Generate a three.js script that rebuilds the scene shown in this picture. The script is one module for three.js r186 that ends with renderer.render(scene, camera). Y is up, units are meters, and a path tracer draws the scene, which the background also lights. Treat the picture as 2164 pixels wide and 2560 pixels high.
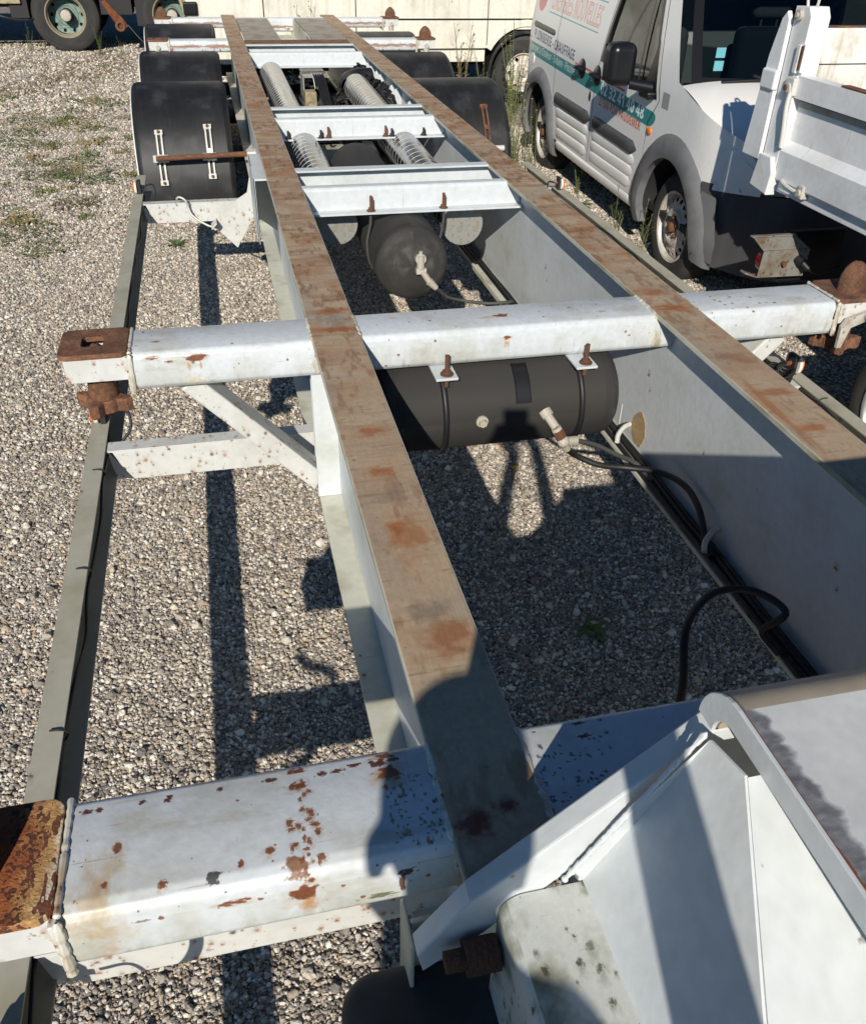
import * as THREE from 'three';
import { Sky } from 'three/addons/objects/Sky.js';
import { RoundedBoxGeometry } from 'three/addons/geometries/RoundedBoxGeometry.js';
import { mergeGeometries, mergeVertices, toCreasedNormals } from 'three/addons/utils/BufferGeometryUtils.js';
import { TessellateModifier } from 'three/addons/modifiers/TessellateModifier.js';
import { MarchingCubes } from 'three/addons/objects/MarchingCubes.js';

// ---------------------------------------------------------------- camera, sky, sun, exposure
const scene = new THREE.Scene();
const camera = new THREE.PerspectiveCamera(61.16, 865 / 1024, 0.05, 300);
camera.position.set(-0.7562, 1.962, 2.2613);
camera.rotation.order = 'YXZ';
camera.rotation.set(-0.6122, -0.242, 0.0259);

const renderer = new THREE.WebGLRenderer({ antialias: true });
renderer.toneMapping = THREE.LinearToneMapping;
renderer.toneMappingExposure = 1.0;
renderer.shadowMap.enabled = true;

const SUN = new THREE.Vector3(-0.61, 1, 1.73).normalize();      // towards the sun
const sky = new Sky();
sky.name = 'sky';
sky.userData = { kind: 'structure' };
sky.scale.setScalar(200);
const su = sky.material.uniforms;
su.turbidity.value = 2.5; su.rayleigh.value = 1.3; su.mieCoefficient.value = 0.004; su.mieDirectionalG.value = 0.8;
su.sunPosition.value.copy(SUN);
if (su.cloudCoverage) su.cloudCoverage.value = 0;
scene.add(sky);
scene.environmentIntensity = 0.1;

const sun = new THREE.DirectionalLight(new THREE.Color(1.0, 0.92, 0.8), 4.9);
sun.position.copy(SUN).multiplyScalar(30);
sun.castShadow = true;
sun.shadow.mapSize.set(4096, 4096);
Object.assign(sun.shadow.camera, { left: -18, right: 18, top: 18, bottom: -18, near: 1, far: 80 });
scene.add(sun); scene.add(sun.target);

// ---------------------------------------------------------------- small tools
function rng(seed) { let a = seed >>> 0; return () => { a = (a + 0x6D2B79F5) | 0; let t = Math.imul(a ^ (a >>> 15), 1 | a); t = (t + Math.imul(t ^ (t >>> 7), 61 | t)) ^ t; return ((t ^ (t >>> 14)) >>> 0) / 4294967296; }; }
const clamp = (x, a = 0, b = 1) => Math.min(b, Math.max(a, x));
const mix = (a, b, t) => a + (b - a) * t;
const sstep = (a, b, x) => { const t = clamp((x - a) / (b - a)); return t * t * (3 - 2 * t); };
function hash2(x, y, s) { let h = Math.imul(x | 0, 374761393) ^ Math.imul(y | 0, 668265263) ^ Math.imul(s | 0, 1274126177); h = Math.imul(h ^ (h >>> 13), 1274126177); return ((h ^ (h >>> 16)) >>> 0) / 4294967296; }
function vnoise(x, y, s = 0, px = 0, py = 0) {
  let xi = Math.floor(x), yi = Math.floor(y); const fx = x - xi, fy = y - yi, ux = fx * fx * (3 - 2 * fx), uy = fy * fy * (3 - 2 * fy);
  let x1 = xi + 1, y1 = yi + 1;
  if (px) { xi = ((xi % px) + px) % px; x1 = ((x1 % px) + px) % px; }
  if (py) { yi = ((yi % py) + py) % py; y1 = ((y1 % py) + py) % py; }
  const a = hash2(xi, yi, s), b = hash2(x1, yi, s), c = hash2(xi, y1, s), d = hash2(x1, y1, s);
  return a + (b - a) * ux + (c - a) * uy + (a - b - c + d) * ux * uy;
}
function fbm(x, y, oct, s = 0, px = 0, py = 0) { let v = 0, a = 0.5, n = 0; for (let i = 0; i < oct; i++) { v += a * vnoise(x, y, s + i * 17, px, py); n += a; a *= 0.5; x *= 2; y *= 2; px *= 2; py *= 2; } return v / n; }

// a colour texture from a function of (u, v) in 0..1 -> [r, g, b] (sRGB bytes); patches are painted over it
function colourTexture(w, h, fn, after) {
  const d = new Uint8Array(w * h * 4);
  const px = new Float32Array(w * h * 3);
  for (let j = 0; j < h; j++) for (let i = 0; i < w; i++) { const c = fn((i + 0.5) / w, (j + 0.5) / h), k = (j * w + i) * 3; px[k] = c[0]; px[k + 1] = c[1]; px[k + 2] = c[2]; }
  if (after) after((cx, cy, rx, ry, col, strength = 1, rag = 0.6, seed = 1, soft = 0.15) => {   // one ragged patch of another matter
    const x0 = Math.floor((cx - rx * 1.8) * w), x1 = Math.ceil((cx + rx * 1.8) * w), y0 = Math.floor((cy - ry * 1.8) * h), y1 = Math.ceil((cy + ry * 1.8) * h);
    for (let j = y0; j <= y1; j++) for (let i = x0; i <= x1; i++) {
      if (j < 0 || j >= h) continue; const ii = ((i % w) + w) % w;
      const dx = ((i + 0.5) / w - cx) / rx, dy = ((j + 0.5) / h - cy) / ry, r = Math.sqrt(dx * dx + dy * dy);
      const e = 1 + rag * (fbm(dx * 2.3 + seed * 7.1, dy * 2.3 + seed * 3.3, 4, seed) - 0.5) * 2 - r;
      const t = clamp(e / soft) * strength; if (t <= 0) continue;
      const g = 0.86 + 0.28 * fbm(dx * 5 + seed, dy * 5, 3, seed + 5), k = (j * w + ii) * 3;
      for (let c = 0; c < 3; c++) px[k + c] = mix(px[k + c], col[c] * g, t);
    }
  });
  for (let k = 0; k < w * h; k++) { d[k * 4] = clamp(px[k * 3], 0, 255); d[k * 4 + 1] = clamp(px[k * 3 + 1], 0, 255); d[k * 4 + 2] = clamp(px[k * 3 + 2], 0, 255); d[k * 4 + 3] = 255; }
  const t = new THREE.DataTexture(d, w, h, THREE.RGBAFormat); finish(t); t.colorSpace = THREE.SRGBColorSpace; return t;
}
function greyTexture(w, h, fn) { const d = new Uint8Array(w * h * 4); for (let j = 0; j < h; j++) for (let i = 0; i < w; i++) { const c = clamp(fn((i + 0.5) / w, (j + 0.5) / h)) * 255, k = (j * w + i) * 4; d[k] = d[k + 1] = d[k + 2] = c; d[k + 3] = 255; } const t = new THREE.DataTexture(d, w, h, THREE.RGBAFormat); finish(t); return t; }
function finish(t) { t.wrapS = t.wrapT = THREE.RepeatWrapping; t.magFilter = THREE.LinearFilter; t.minFilter = THREE.LinearMipmapLinearFilter; t.generateMipmaps = true; t.anisotropy = 8; t.needsUpdate = true; return t; }
function tiled(t, sx, sy = sx, ox = 0, oy = 0) { const c = t.clone(); c.repeat.set(1 / sx, 1 / sy); c.offset.set(ox, oy); c.needsUpdate = true; return c; }

// ---------------------------------------------------------------- geometry tools (all give uv in metres)
function boxUV(g) {
  if (g.index) g = g.toNonIndexed();
  const p = g.attributes.position; let n = g.attributes.normal; if (!n) { g.computeVertexNormals(); n = g.attributes.normal; }
  const uv = new Float32Array(p.count * 2);
  for (let f = 0; f < p.count; f += 3) {
    const a = Math.abs(n.getX(f) + n.getX(f + 1) + n.getX(f + 2)), b = Math.abs(n.getY(f) + n.getY(f + 1) + n.getY(f + 2)), c = Math.abs(n.getZ(f) + n.getZ(f + 1) + n.getZ(f + 2));
    for (let k = f; k < f + 3; k++) {
      const X = p.getX(k), Y = p.getY(k), Z = p.getZ(k);
      if (b >= a && b >= c) { uv[2 * k] = X; uv[2 * k + 1] = Z; } else if (c >= a) { uv[2 * k] = X; uv[2 * k + 1] = Y; } else { uv[2 * k] = Z; uv[2 * k + 1] = Y; }
    }
  }
  g.setAttribute('uv', new THREE.BufferAttribute(uv, 2)); return g;
}
const V = (x, y, z) => new THREE.Vector3(x, y, z);
function plainBox(x0, x1, y0, y1, z0, z1) { const g = new THREE.BoxGeometry(x1 - x0, y1 - y0, z1 - z0); g.translate((x0 + x1) / 2, (y0 + y1) / 2, (z0 + z1) / 2); return boxUV(g); }
function box(x0, x1, y0, y1, z0, z1, r = 0.003) {
  const w = x1 - x0, h = y1 - y0, d = z1 - z0; r = Math.min(r, w * 0.45, h * 0.45, d * 0.45);
  const g = new RoundedBoxGeometry(w, h, d, r > 0.012 ? 4 : 1, r); g.translate((x0 + x1) / 2, (y0 + y1) / 2, (z0 + z1) / 2); return boxUV(g);
}
function shapeOf(pts, holes) { const s = new THREE.Shape(pts.map((p) => new THREE.Vector2(p[0], p[1]))); for (const h of holes || []) s.holes.push(new THREE.Path(h.map((p) => new THREE.Vector2(p[0], p[1])))); return s; }
// polygon given in the plane across an axis, extruded along it: 'x' -> points are (z, y); 'y' -> (x, z); 'z' -> (x, y)
function prism(pts, axis, t0, t1, bevel = 0, holes) {
  const fl = axis === 'z' ? (p) => p : (p) => [axis === 'x' ? -p[0] : p[0], axis === 'x' ? p[1] : -p[1]];
  const g0 = new THREE.ExtrudeGeometry(shapeOf(pts.map(fl), (holes || []).map((h) => h.map(fl))), { depth: t1 - t0 - 2 * bevel, bevelEnabled: bevel > 0, bevelThickness: bevel, bevelSize: bevel, bevelOffset: -bevel, bevelSegments: 2, curveSegments: 8 });
  g0.translate(0, 0, t0 + bevel);
  if (axis === 'x') g0.rotateY(Math.PI / 2); else if (axis === 'y') g0.rotateX(-Math.PI / 2);
  return boxUV(g0);
}
function cyl(a, b, r0, r1 = r0, seg = 16, open = false) {
  const d = b.clone().sub(a), g = new THREE.CylinderGeometry(r1, r0, d.length(), seg, 1, open);
  g.translate(0, d.length() / 2, 0); g.applyQuaternion(new THREE.Quaternion().setFromUnitVectors(V(0, 1, 0), d.clone().normalize())); g.translate(a.x, a.y, a.z); return g.toNonIndexed();
}
function tube(pts, r, seg = 0, rs = 8) { const c = new THREE.CatmullRomCurve3(pts.map((p) => p.isVector3 ? p : V(...p)), false, 'centripetal'); return new THREE.TubeGeometry(c, seg || pts.length * 8, r, rs).toNonIndexed(); }
function lathe(profile, a, b, seg = 32) {   // profile [[r, t], ...], t metres along a -> b
  const d = b.clone().sub(a).normalize(), g = new THREE.LatheGeometry(profile.map((p) => new THREE.Vector2(Math.max(p[0], 1e-4), p[1])), seg);
  g.applyQuaternion(new THREE.Quaternion().setFromUnitVectors(V(0, 1, 0), d)); g.translate(a.x, a.y, a.z); return g.toNonIndexed();
}
function ball(x, y, z, rx, ry = rx, rz = rx, seg = 12) { const g = new THREE.SphereGeometry(1, seg, Math.max(6, seg >> 1)); g.scale(rx, ry, rz); g.translate(x, y, z); return g.toNonIndexed(); }
function merge(list) { const L = list.map((g) => { g = g.index ? g.toNonIndexed() : g; const o = new THREE.BufferGeometry(); for (const k of ['position', 'normal', 'uv']) if (g.attributes[k]) o.setAttribute(k, g.attributes[k]); if (!o.attributes.uv) o.setAttribute('uv', new THREE.BufferAttribute(new Float32Array(o.attributes.position.count * 2), 2)); return o; }); return L.length === 1 ? L[0] : mergeGeometries(L); }
function roundRect(x0, x1, y0, y1, r, n = 4) { const o = []; for (const [cx, cy, a0] of [[x1 - r, y1 - r, 0], [x0 + r, y1 - r, 90], [x0 + r, y0 + r, 180], [x1 - r, y0 + r, 270]]) for (let i = 0; i <= n; i++) { const a = (a0 + i * 90 / n) * Math.PI / 180; o.push([cx + r * Math.cos(a), cy + r * Math.sin(a)]); } return o; }
// a closed section (z, y) run along x with u = x and v = metres round the section from its first point
function sweepX(sec, x0, x1, caps = true) {
  const P = [], U = [], n = sec.length; let s = 0;
  for (let i = 0; i < n; i++) {
    const a = sec[i], b = sec[(i + 1) % n], l = Math.hypot(b[0] - a[0], b[1] - a[1]);
    const q = [[x0, a, s], [x1, a, s], [x1, b, s + l], [x0, a, s], [x1, b, s + l], [x0, b, s + l]];
    for (const [x, p, v] of q) { P.push(x, p[1], p[0]); U.push(x, v); } s += l;
  }
  let g = new THREE.BufferGeometry(); g.setAttribute('position', new THREE.Float32BufferAttribute(P, 3)); g.setAttribute('uv', new THREE.Float32BufferAttribute(U, 2));
  g.computeVertexNormals(); g = toCreasedNormals(g, 0.6);
  if (caps) g = merge([g, prism(sec, 'x', x0, x0 + 0.003), prism(sec, 'x', x1 - 0.003, x1)]);
  return g;
}
// a lumpy weld bead from a to b
function weldBead(a, b, r, seed = 1) {
  const d = b.clone().sub(a), L = d.length(), n = Math.max(6, Math.round(L / (r * 0.8))); d.normalize();
  const u = Math.abs(d.y) < 0.9 ? V(0, 1, 0).cross(d).normalize() : V(1, 0, 0), w = d.clone().cross(u), P = [], m = 8, ring = (i) => { const o = [], R = r * (0.72 + 0.5 * hash2(i >> 1, 3, Math.round(seed * 9)) + 0.16 * hash2(i, 5, 2)) * (i === 0 || i === n ? 0.3 : 1), c = a.clone().addScaledVector(d, L * i / n); for (let k = 0; k < m; k++) { const t = k * 2 * Math.PI / m; o.push(c.clone().addScaledVector(u, R * Math.cos(t)).addScaledVector(w, R * Math.sin(t))); } return o; };
  let A = ring(0); for (let i = 1; i <= n; i++) { const B = ring(i); for (let k = 0; k < m; k++) { const k1 = (k + 1) % m; for (const p of [A[k], A[k1], B[k1], A[k], B[k1], B[k]]) P.push(p.x, p.y, p.z); } A = B; }
  const g = new THREE.BufferGeometry(); g.setAttribute('position', new THREE.Float32BufferAttribute(P, 3)); g.computeVertexNormals(); return boxUV(toCreasedNormals(g, 1.2));
}

// ---------------------------------------------------------------- scene tools
const taken = {};
function numbered(name) { const n = taken[name] = (taken[name] ?? -1) + 1; return n ? `${name}_${String(n).padStart(3, '0')}` : name; }
function mesh(name, g, m) { const o = new THREE.Mesh(g, m); o.name = name; o.castShadow = o.receiveShadow = true; return o; }
function thing(name, label, category, [x, y, z] = [0, 0, 0], turn = 0, group) { const o = new THREE.Group(); o.name = numbered(name); o.position.set(x, y, z); o.rotation.y = turn; o.userData = { label, category }; if (group) o.userData.group = group; scene.add(o); return o; }
// part of a thing; shift moves geometry written in other coordinates into the thing's own
function part(parent, name, g, m, shift, label) { const o = mesh(name, Array.isArray(g) ? merge(g) : g, m); if (shift) o.position.copy(shift); if (label) o.userData.label = label; parent.add(o); return o; }
function structure(name, g, m) { const o = mesh(name, g, m); o.userData.kind = 'structure'; scene.add(o); return o; }
const std = (o) => new THREE.MeshStandardMaterial(o);
const rgb = (r, g, b) => new THREE.Color().setRGB(r / 255, g / 255, b / 255, THREE.SRGBColorSpace);
// ---------------------------------------------------------------- materials
function paintTexture(size, seed, o) {
  const { base, dirt = [150, 148, 128], amount = 0.25, specks = 40, rust = [112, 62, 38], maxR = 0.006, streak = 0 } = o;
  return colourTexture(size, size, (u, v) => {
    const n = fbm(u * 6, v * 6, 5, seed, 6, 6), f = fbm(u * 60, v * 60, 2, seed + 40, 60, 60), st = streak ? fbm(u * 40, v * 3, 3, seed + 9, 40, 3) : 0;
    const t = clamp((n - 0.48) * 2.6) * amount + clamp(st - 0.55) * streak, k = 0.97 + 0.06 * f;
    return [mix(base[0], dirt[0], t) * k, mix(base[1], dirt[1], t) * k, mix(base[2], dirt[2], t) * k];
  }, (blob) => {
    const r = rng(seed * 31 + 7);
    for (let i = 0; i < specks; i++) { const q = r(), R = 0.0012 + maxR * q * q * q; const x = r(), y = r(); if (R > 0.003) blob(x, y + R, R * 1.7, R * 2.6, rust, 0.22, 0.8, i + 3, 1); blob(x, y, R, R * (0.7 + 0.6 * r()), r() < 0.8 ? rust : [70, 60, 52], 0.5 + 0.4 * r(), 0.8, i + seed, 0.6); }
    for (let i = 0; i < 26; i++) { const v = r() < 0.5; blob(r(), r(), v ? 0.0007 : 0.01 + 0.05 * r(), v ? 0.01 + 0.05 * r() : 0.0007, r() < 0.6 ? dirt : rust, 0.25 + 0.3 * r(), 0.3, i + 90, 0.8); }
    for (let i = 0; i < 10; i++) { const R = 0.03 + 0.06 * r(); blob(r(), r(), R, R * (0.4 + r()), dirt, 0.1 + 0.14 * r(), 1, i + 190, 1); }
  });
}
const WHITE = [203, 209, 212];
const tPaint = paintTexture(512, 3, { base: WHITE, specks: 26, amount: 0.22 });
const tPaintSpeck = paintTexture(512, 5, { base: [204, 205, 202], specks: 1700, maxR: 0.0055, amount: 0.35, rust: [126, 82, 56] });
const tPaintDirty = paintTexture(512, 8, { base: [196, 196, 182], dirt: [128, 124, 92], amount: 0.75, specks: 40 });
const bumpFine = greyTexture(256, 256, (u, v) => fbm(u * 40, v * 40, 3, 77, 40, 40));
const paint = std({ map: tPaint, roughness: 0.42, bumpMap: tiled(bumpFine, 0.4), bumpScale: 0.0004 });
const paintSpeck = std({ map: tPaintSpeck, roughness: 0.5 });
const paintDirty = std({ map: tPaintDirty, roughness: 0.6 });
const tGreyRail = paintTexture(512, 12, { base: [174, 171, 156], dirt: [136, 130, 104], amount: 0.7, specks: 60, maxR: 0.008, rust: [112, 78, 52] });
const greyRail = std({ map: tGreyRail, roughness: 0.65 });
const tRust = colourTexture(512, 512, (u, v) => { const n = fbm(u * 10, v * 10, 5, 21, 10, 10), f = fbm(u * 70, v * 70, 2, 31, 70, 70), k = 0.78 + 0.44 * f; const c = n < 0.5 ? [mix(72, 112, n * 2), mix(52, 77, n * 2), mix(42, 56, n * 2)] : [mix(112, 146, n * 2 - 1), mix(77, 106, n * 2 - 1), mix(56, 78, n * 2 - 1)]; return c.map((x) => x * k); });
const rust = std({ map: tiled(tRust, 0.35), roughness: 0.9, bumpMap: tiled(bumpFine, 0.12), bumpScale: 0.0012 });
const tRustBright = colourTexture(512, 512, (u, v) => { const n = fbm(u * 9, v * 9, 5, 61, 9, 9), sp = fbm(u * 40, v * 40, 3, 62, 40, 40), k = 0.8 + 0.4 * sp; const c = [mix(122, 176, n), mix(70, 108, n), mix(38, 62, n)]; return sp > 0.74 ? [70 * k, 42 * k, 30 * k] : c.map((x) => x * k); });
const rustBright = std({ map: tiled(tRustBright, 0.3), roughness: 0.92, bumpMap: tiled(bumpFine, 0.1), bumpScale: 0.0012 });
const weldMat = std({ map: tiled(paintTexture(256, 15, { base: [206, 203, 192], dirt: [150, 128, 96], amount: 0.8, specks: 90, maxR: 0.03 }), 0.25), roughness: 0.5 });
const blackPlastic = std({ map: tiled(colourTexture(256, 256, (u, v) => { const n = fbm(u * 8, v * 8, 5, 90, 8, 8), q = fbm(u * 50, v * 6, 3, 93, 50, 6), k = 24 + 20 * n + 22 * clamp(q - 0.55) + 16 * clamp((n - 0.55) * 4); return [k * 0.98, k, k * 1.04]; }), 0.8), roughness: 0.5, bumpMap: tiled(bumpFine, 0.1), bumpScale: 0.0003 });
const rubber = std({ map: tiled(colourTexture(256, 256, (u, v) => { const n = fbm(u * 8, v * 8, 4, 91, 8, 8), k = 38 + 26 * n; return [k, k * 0.98, k * 0.94]; }), 0.5), roughness: 0.85 });
const hoseMat = std({ color: rgb(30, 31, 33), roughness: 0.5 });
const hoseGrey = std({ color: rgb(70, 70, 68), roughness: 0.6 });
const tTank = colourTexture(512, 512, (u, v) => { const n = fbm(u * 6, v * 6, 5, 95, 6, 6), d = fbm(u * 3, v * 30, 3, 96, 3, 30), k = 30 + 24 * n + 12 * d + 34 * clamp((n - 0.6) * 4) * d; return [k * 1.02, k, k * 0.96]; });
const tankMat = std({ map: tiled(tTank, 0.7), roughness: 0.8 });
const steel = std({ map: tiled(colourTexture(256, 256, (u, v) => { const k = 150 + 50 * (fbm(u * 10, v * 40, 3, 97, 10, 40) - 0.5); return [k, k, k * 1.01]; }), 0.3), metalness: 1, roughness: 0.2 });
const zinc = std({ map: tiled(paintTexture(256, 17, { base: [156, 158, 154], dirt: [132, 116, 92], amount: 0.7, specks: 160, maxR: 0.02, rust: [130, 92, 66] }), 0.4), metalness: 0.35, roughness: 0.55 });
const castGrey = std({ map: tiled(paintTexture(256, 19, { base: [188, 184, 174], dirt: [140, 126, 104], amount: 0.8, specks: 60, maxR: 0.03 }), 0.2), roughness: 0.6 });
const zincDark = std({ map: tiled(paintTexture(256, 18, { base: [134, 135, 130], dirt: [112, 96, 78], amount: 0.9, specks: 260, maxR: 0.03, rust: [118, 80, 56] }), 0.3), metalness: 0.2, roughness: 0.6 });
const amber = std({ color: rgb(214, 110, 32), roughness: 0.25 });
const redLens = std({ color: rgb(120, 14, 18), roughness: 0.2 });
const darkSteel = std({ color: rgb(38, 38, 40), roughness: 0.7 });
const glossDark = std({ color: rgb(26, 27, 29), roughness: 0.3 });
const tan = std({ map: tiled(paintTexture(256, 23, { base: [166, 156, 124], dirt: [110, 96, 70], amount: 0.9, specks: 80, maxR: 0.02 }), 0.3), roughness: 0.7 });

// worn top flange: u across (0..1), v along; bands and blotches run across, where containers rubbed the paint off
function flangeTexture(h, len, z0, seed, redness, patches) {
  return colourTexture(128, h, (u, v) => {
    const z = z0 + v * len, x = u * 0.14;
    const band = fbm(x * 7, z * 22, 4, seed), fine = fbm(x * 140, z * 140, 3, seed + 3), blot = fbm(x * 16, z * 9, 4, seed + 7), str = fbm(x * 5, z * 60, 3, seed + 11);
    const red = typeof redness === 'function' ? redness(z) : redness;
    let c = [176, 156, 130];
    const t1 = clamp((band - 0.36) * 2.2) * red; c = [mix(c[0], 148, t1), mix(c[1], 114, t1), mix(c[2], 86, t1)];
    const t2 = clamp((blot - 0.52) * 3) * red * 0.8; c = [mix(c[0], 156, t2), mix(c[1], 104, t2), mix(c[2], 68, t2)];
    const t3 = clamp((str - 0.56) * 4) * 0.4 * red; c = [mix(c[0], 92, t3), mix(c[1], 72, t3), mix(c[2], 60, t3)];
    const t4 = clamp((0.36 - band) * 4) * 0.35 * red; c = [mix(c[0], 168, t4), mix(c[1], 158, t4), mix(c[2], 146, t4)];
    const wear = fbm(x * 9 + 3, z * 5, 4, seed + 21), t5 = clamp((wear - 0.54) * 6) * 0.55; c = [mix(c[0], 158, t5), mix(c[1], 146, t5), mix(c[2], 130, t5)]; const scab = fbm(x * 70, z * 26, 4, seed + 25) * 0.6 + 0.4 * fbm(x * 12, z * 7, 3, seed + 27), t6 = clamp((scab - 0.56) * 9) * 0.6 * (0.3 + 0.7 * red); c = [mix(c[0], 112, t6), mix(c[1], 76, t6), mix(c[2], 52, t6)]; const k = 0.94 + 0.12 * fine; return [c[0] * k, c[1] * k, c[2] * k];
  }, patches && ((blob) => patches((x, z, rx, rz, col, s, rag, sd, soft) => { if (sd === 3 || sd === 23) { const r = rng(sd * 7); for (let i = 0; i < 150; i++) { const dk = r() < 0.55; blob(r(), r(), 0.08 + 0.3 * r(), (0.0008 + 0.003 * r()) / len, dk ? [112, 88, 70] : [190, 172, 148], 0.15 + 0.4 * r(), 0.8, i + sd * 3, 0.9); } for (let i = 0; i < 60; i++) blob(r(), r(), 0.01 + 0.03 * r(), (0.001 + 0.004 * r()) / len, r() < 0.6 ? [104, 70, 48] : [84, 74, 66], 0.5, 0.9, i + 700, 0.5); }
    blob(x, (z - z0) / len, rx * 1.5, rz * 1.7 / len, col, s * 0.35, rag, sd + 2, 1); blob(x, (z - z0) / len, rx, rz / len, col, s * 0.75, rag, sd, Math.max(soft ?? 0, 0.6)); })));
}
const RU = [112, 66, 42], ST = [176, 132, 84];
const RB = [152, 88, 50], RD = [92, 52, 34], GR = [104, 94, 86];
const flNear = (sh, seed) => flangeTexture(2048, 3.8, -2.1, seed, (z) => mix(0.95, 0.16, sstep(-1.2, 1.35, z + sh * 0.3)), (b) => {
  if (!sh) { b(0.55, 0.6, 0.28, 0.022, RB, 0.75, 0.9, 3, 0.5); b(0.5, 0.767, 0.22, 0.022, RB, 0.8, 0.7, 4, 0.5); b(0.55, 0.99, 0.34, 0.05, [150, 92, 52], 0.7, 0.8, 5, 0.5); b(0.42, 0.97, 0.12, 0.02, RB, 0.8, 0.7, 6); b(0.62, 1.275, 0.36, 0.045, [138, 84, 50], 0.8, 0.6, 7, 0.4); b(0.5, 1.21, 0.25, 0.03, GR, 0.5, 0.9, 8, 0.5); b(0.5, 0.86, 0.4, 0.03, GR, 0.35, 0.9, 9, 0.6); b(0.5, -0.05, 0.45, 0.06, [150, 142, 132], 0.7, 0.6, 10, 0.3); b(0.6, -0.1, 0.4, 0.02, RB, 0.9, 0.7, 11); b(0.5, 0.03, 0.55, 0.018, RB, 0.9, 0.8, 12); b(0.25, 1.62, 0.2, 0.02, [96, 34, 26], 0.9, 0.8, 13); b(0.6, 1.6, 0.12, 0.012, [96, 34, 26], 0.9, 0.8, 14); }
  else { b(0.4, -0.08, 0.3, 0.03, RB, 0.8, 0.8, 23); b(0.5, 0.045, 0.4, 0.03, RB, 0.9, 0.7, 24); b(0.5, 0.6, 0.34, 0.022, [146, 92, 62], 0.8, 0.9, 25); b(0.4, 0.775, 0.34, 0.02, RB, 0.75, 0.7, 26); b(0.55, 0.41, 0.36, 0.05, [136, 98, 72], 0.7, 0.9, 27, 0.5); b(0.14, 0.7, 0.12, 0.2, RB, 0.6, 0.9, 28, 0.4); }
});
const flFar = flangeTexture(2048, 6.0, -8.0, 44, 1.0);
const flangeMat = (t) => std({ map: t, roughness: 0.7, bumpMap: tiled(bumpFine, 1, 1), bumpScale: 0.0004 });

// a bolster beam: u = metres along, v = metres round from its far top edge
function bolsterTexture(x0, len, seed, patches, specks = 60, streaky = 0.5) {
  const H = 0.5;
  const t = colourTexture(1024, 512, (u, v) => {
    const x = u * len * 10, y = v * H * 10, n = fbm(x * 0.9, y * 0.9, 5, seed), f = fbm(x * 9, y * 9, 3, seed + 4), w = fbm(x * 2.2, y * 0.35, 4, seed + 8), yy = v * H;
    const dirty = clamp((n - (seed === 71 ? 0.42 : 0.5)) * 2.2) * (seed === 71 ? 0.55 : 0.32) + (yy > 0.17 ? clamp((w - 0.5) * 3) * streaky * 0.5 : 0), k = 0.96 + 0.08 * f;
    return [mix(203, 158, dirty) * k, mix(209, 155, dirty) * k, mix(213, 134, dirty) * k];
  }, (blob) => {
    const r = rng(seed * 13 + 5), b = (x, v, rx, ry, col, s, rag, sd, soft) => { if (col === RU && rx > 0.003) blob((x - x0) / len, (v + ry * 0.5) / H, rx * 1.8 / len, ry * 2.1 / H, [150, 112, 82], 0.3, 0.9, sd + 5, 1); blob((x - x0) / len, v / H, rx / len, ry / H, col, s * 0.95, rag, sd, soft ?? 0.32); };
    for (let i = 0; i < 22; i++) { const h = r() < 0.6, L = 0.01 + 0.04 * r(); b(x0 + r() * len, r() * 0.29, h ? L : 0.0005, h ? 0.0005 : L * 0.6, r() < 0.5 ? [150, 146, 136] : [128, 108, 90], 0.35 + 0.3 * r(), 0.3, i + 400, 0.8); }
    for (let i = 0; i < 16; i++) b(x0 + r() * len, r() * 0.28, 0.02 + 0.05 * r(), 0.01 + 0.03 * r(), [158, 152, 130], 0.16 + 0.2 * r(), 1, i + 300, 1);
    for (let i = 0; i < 14; i++) b(x0 + r() * len, 0.21 + 0.06 * r(), 0.003 + 0.006 * r(), 0.025, [150, 140, 110], 0.2 + 0.25 * r(), 0.7, i + 340, 1);
    for (let i = 0; i < specks; i++) { const R = 0.0008 + 0.004 * r() ** 3; b(x0 + r() * len, r() * 0.29, R, R * (0.7 + 0.5 * r()), r() < 0.8 ? [106, 60, 40] : [66, 58, 54], 0.8, 0.6, i + seed, 0.3); }
    if (patches) patches(b, r);
  });
  t.repeat.set(1 / len, 1 / H); t.offset.set(-x0 / len, 0); return std({ map: t, roughness: 0.4, bumpMap: tiled(bumpFine, 0.3), bumpScale: 0.0003 });
}

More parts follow.
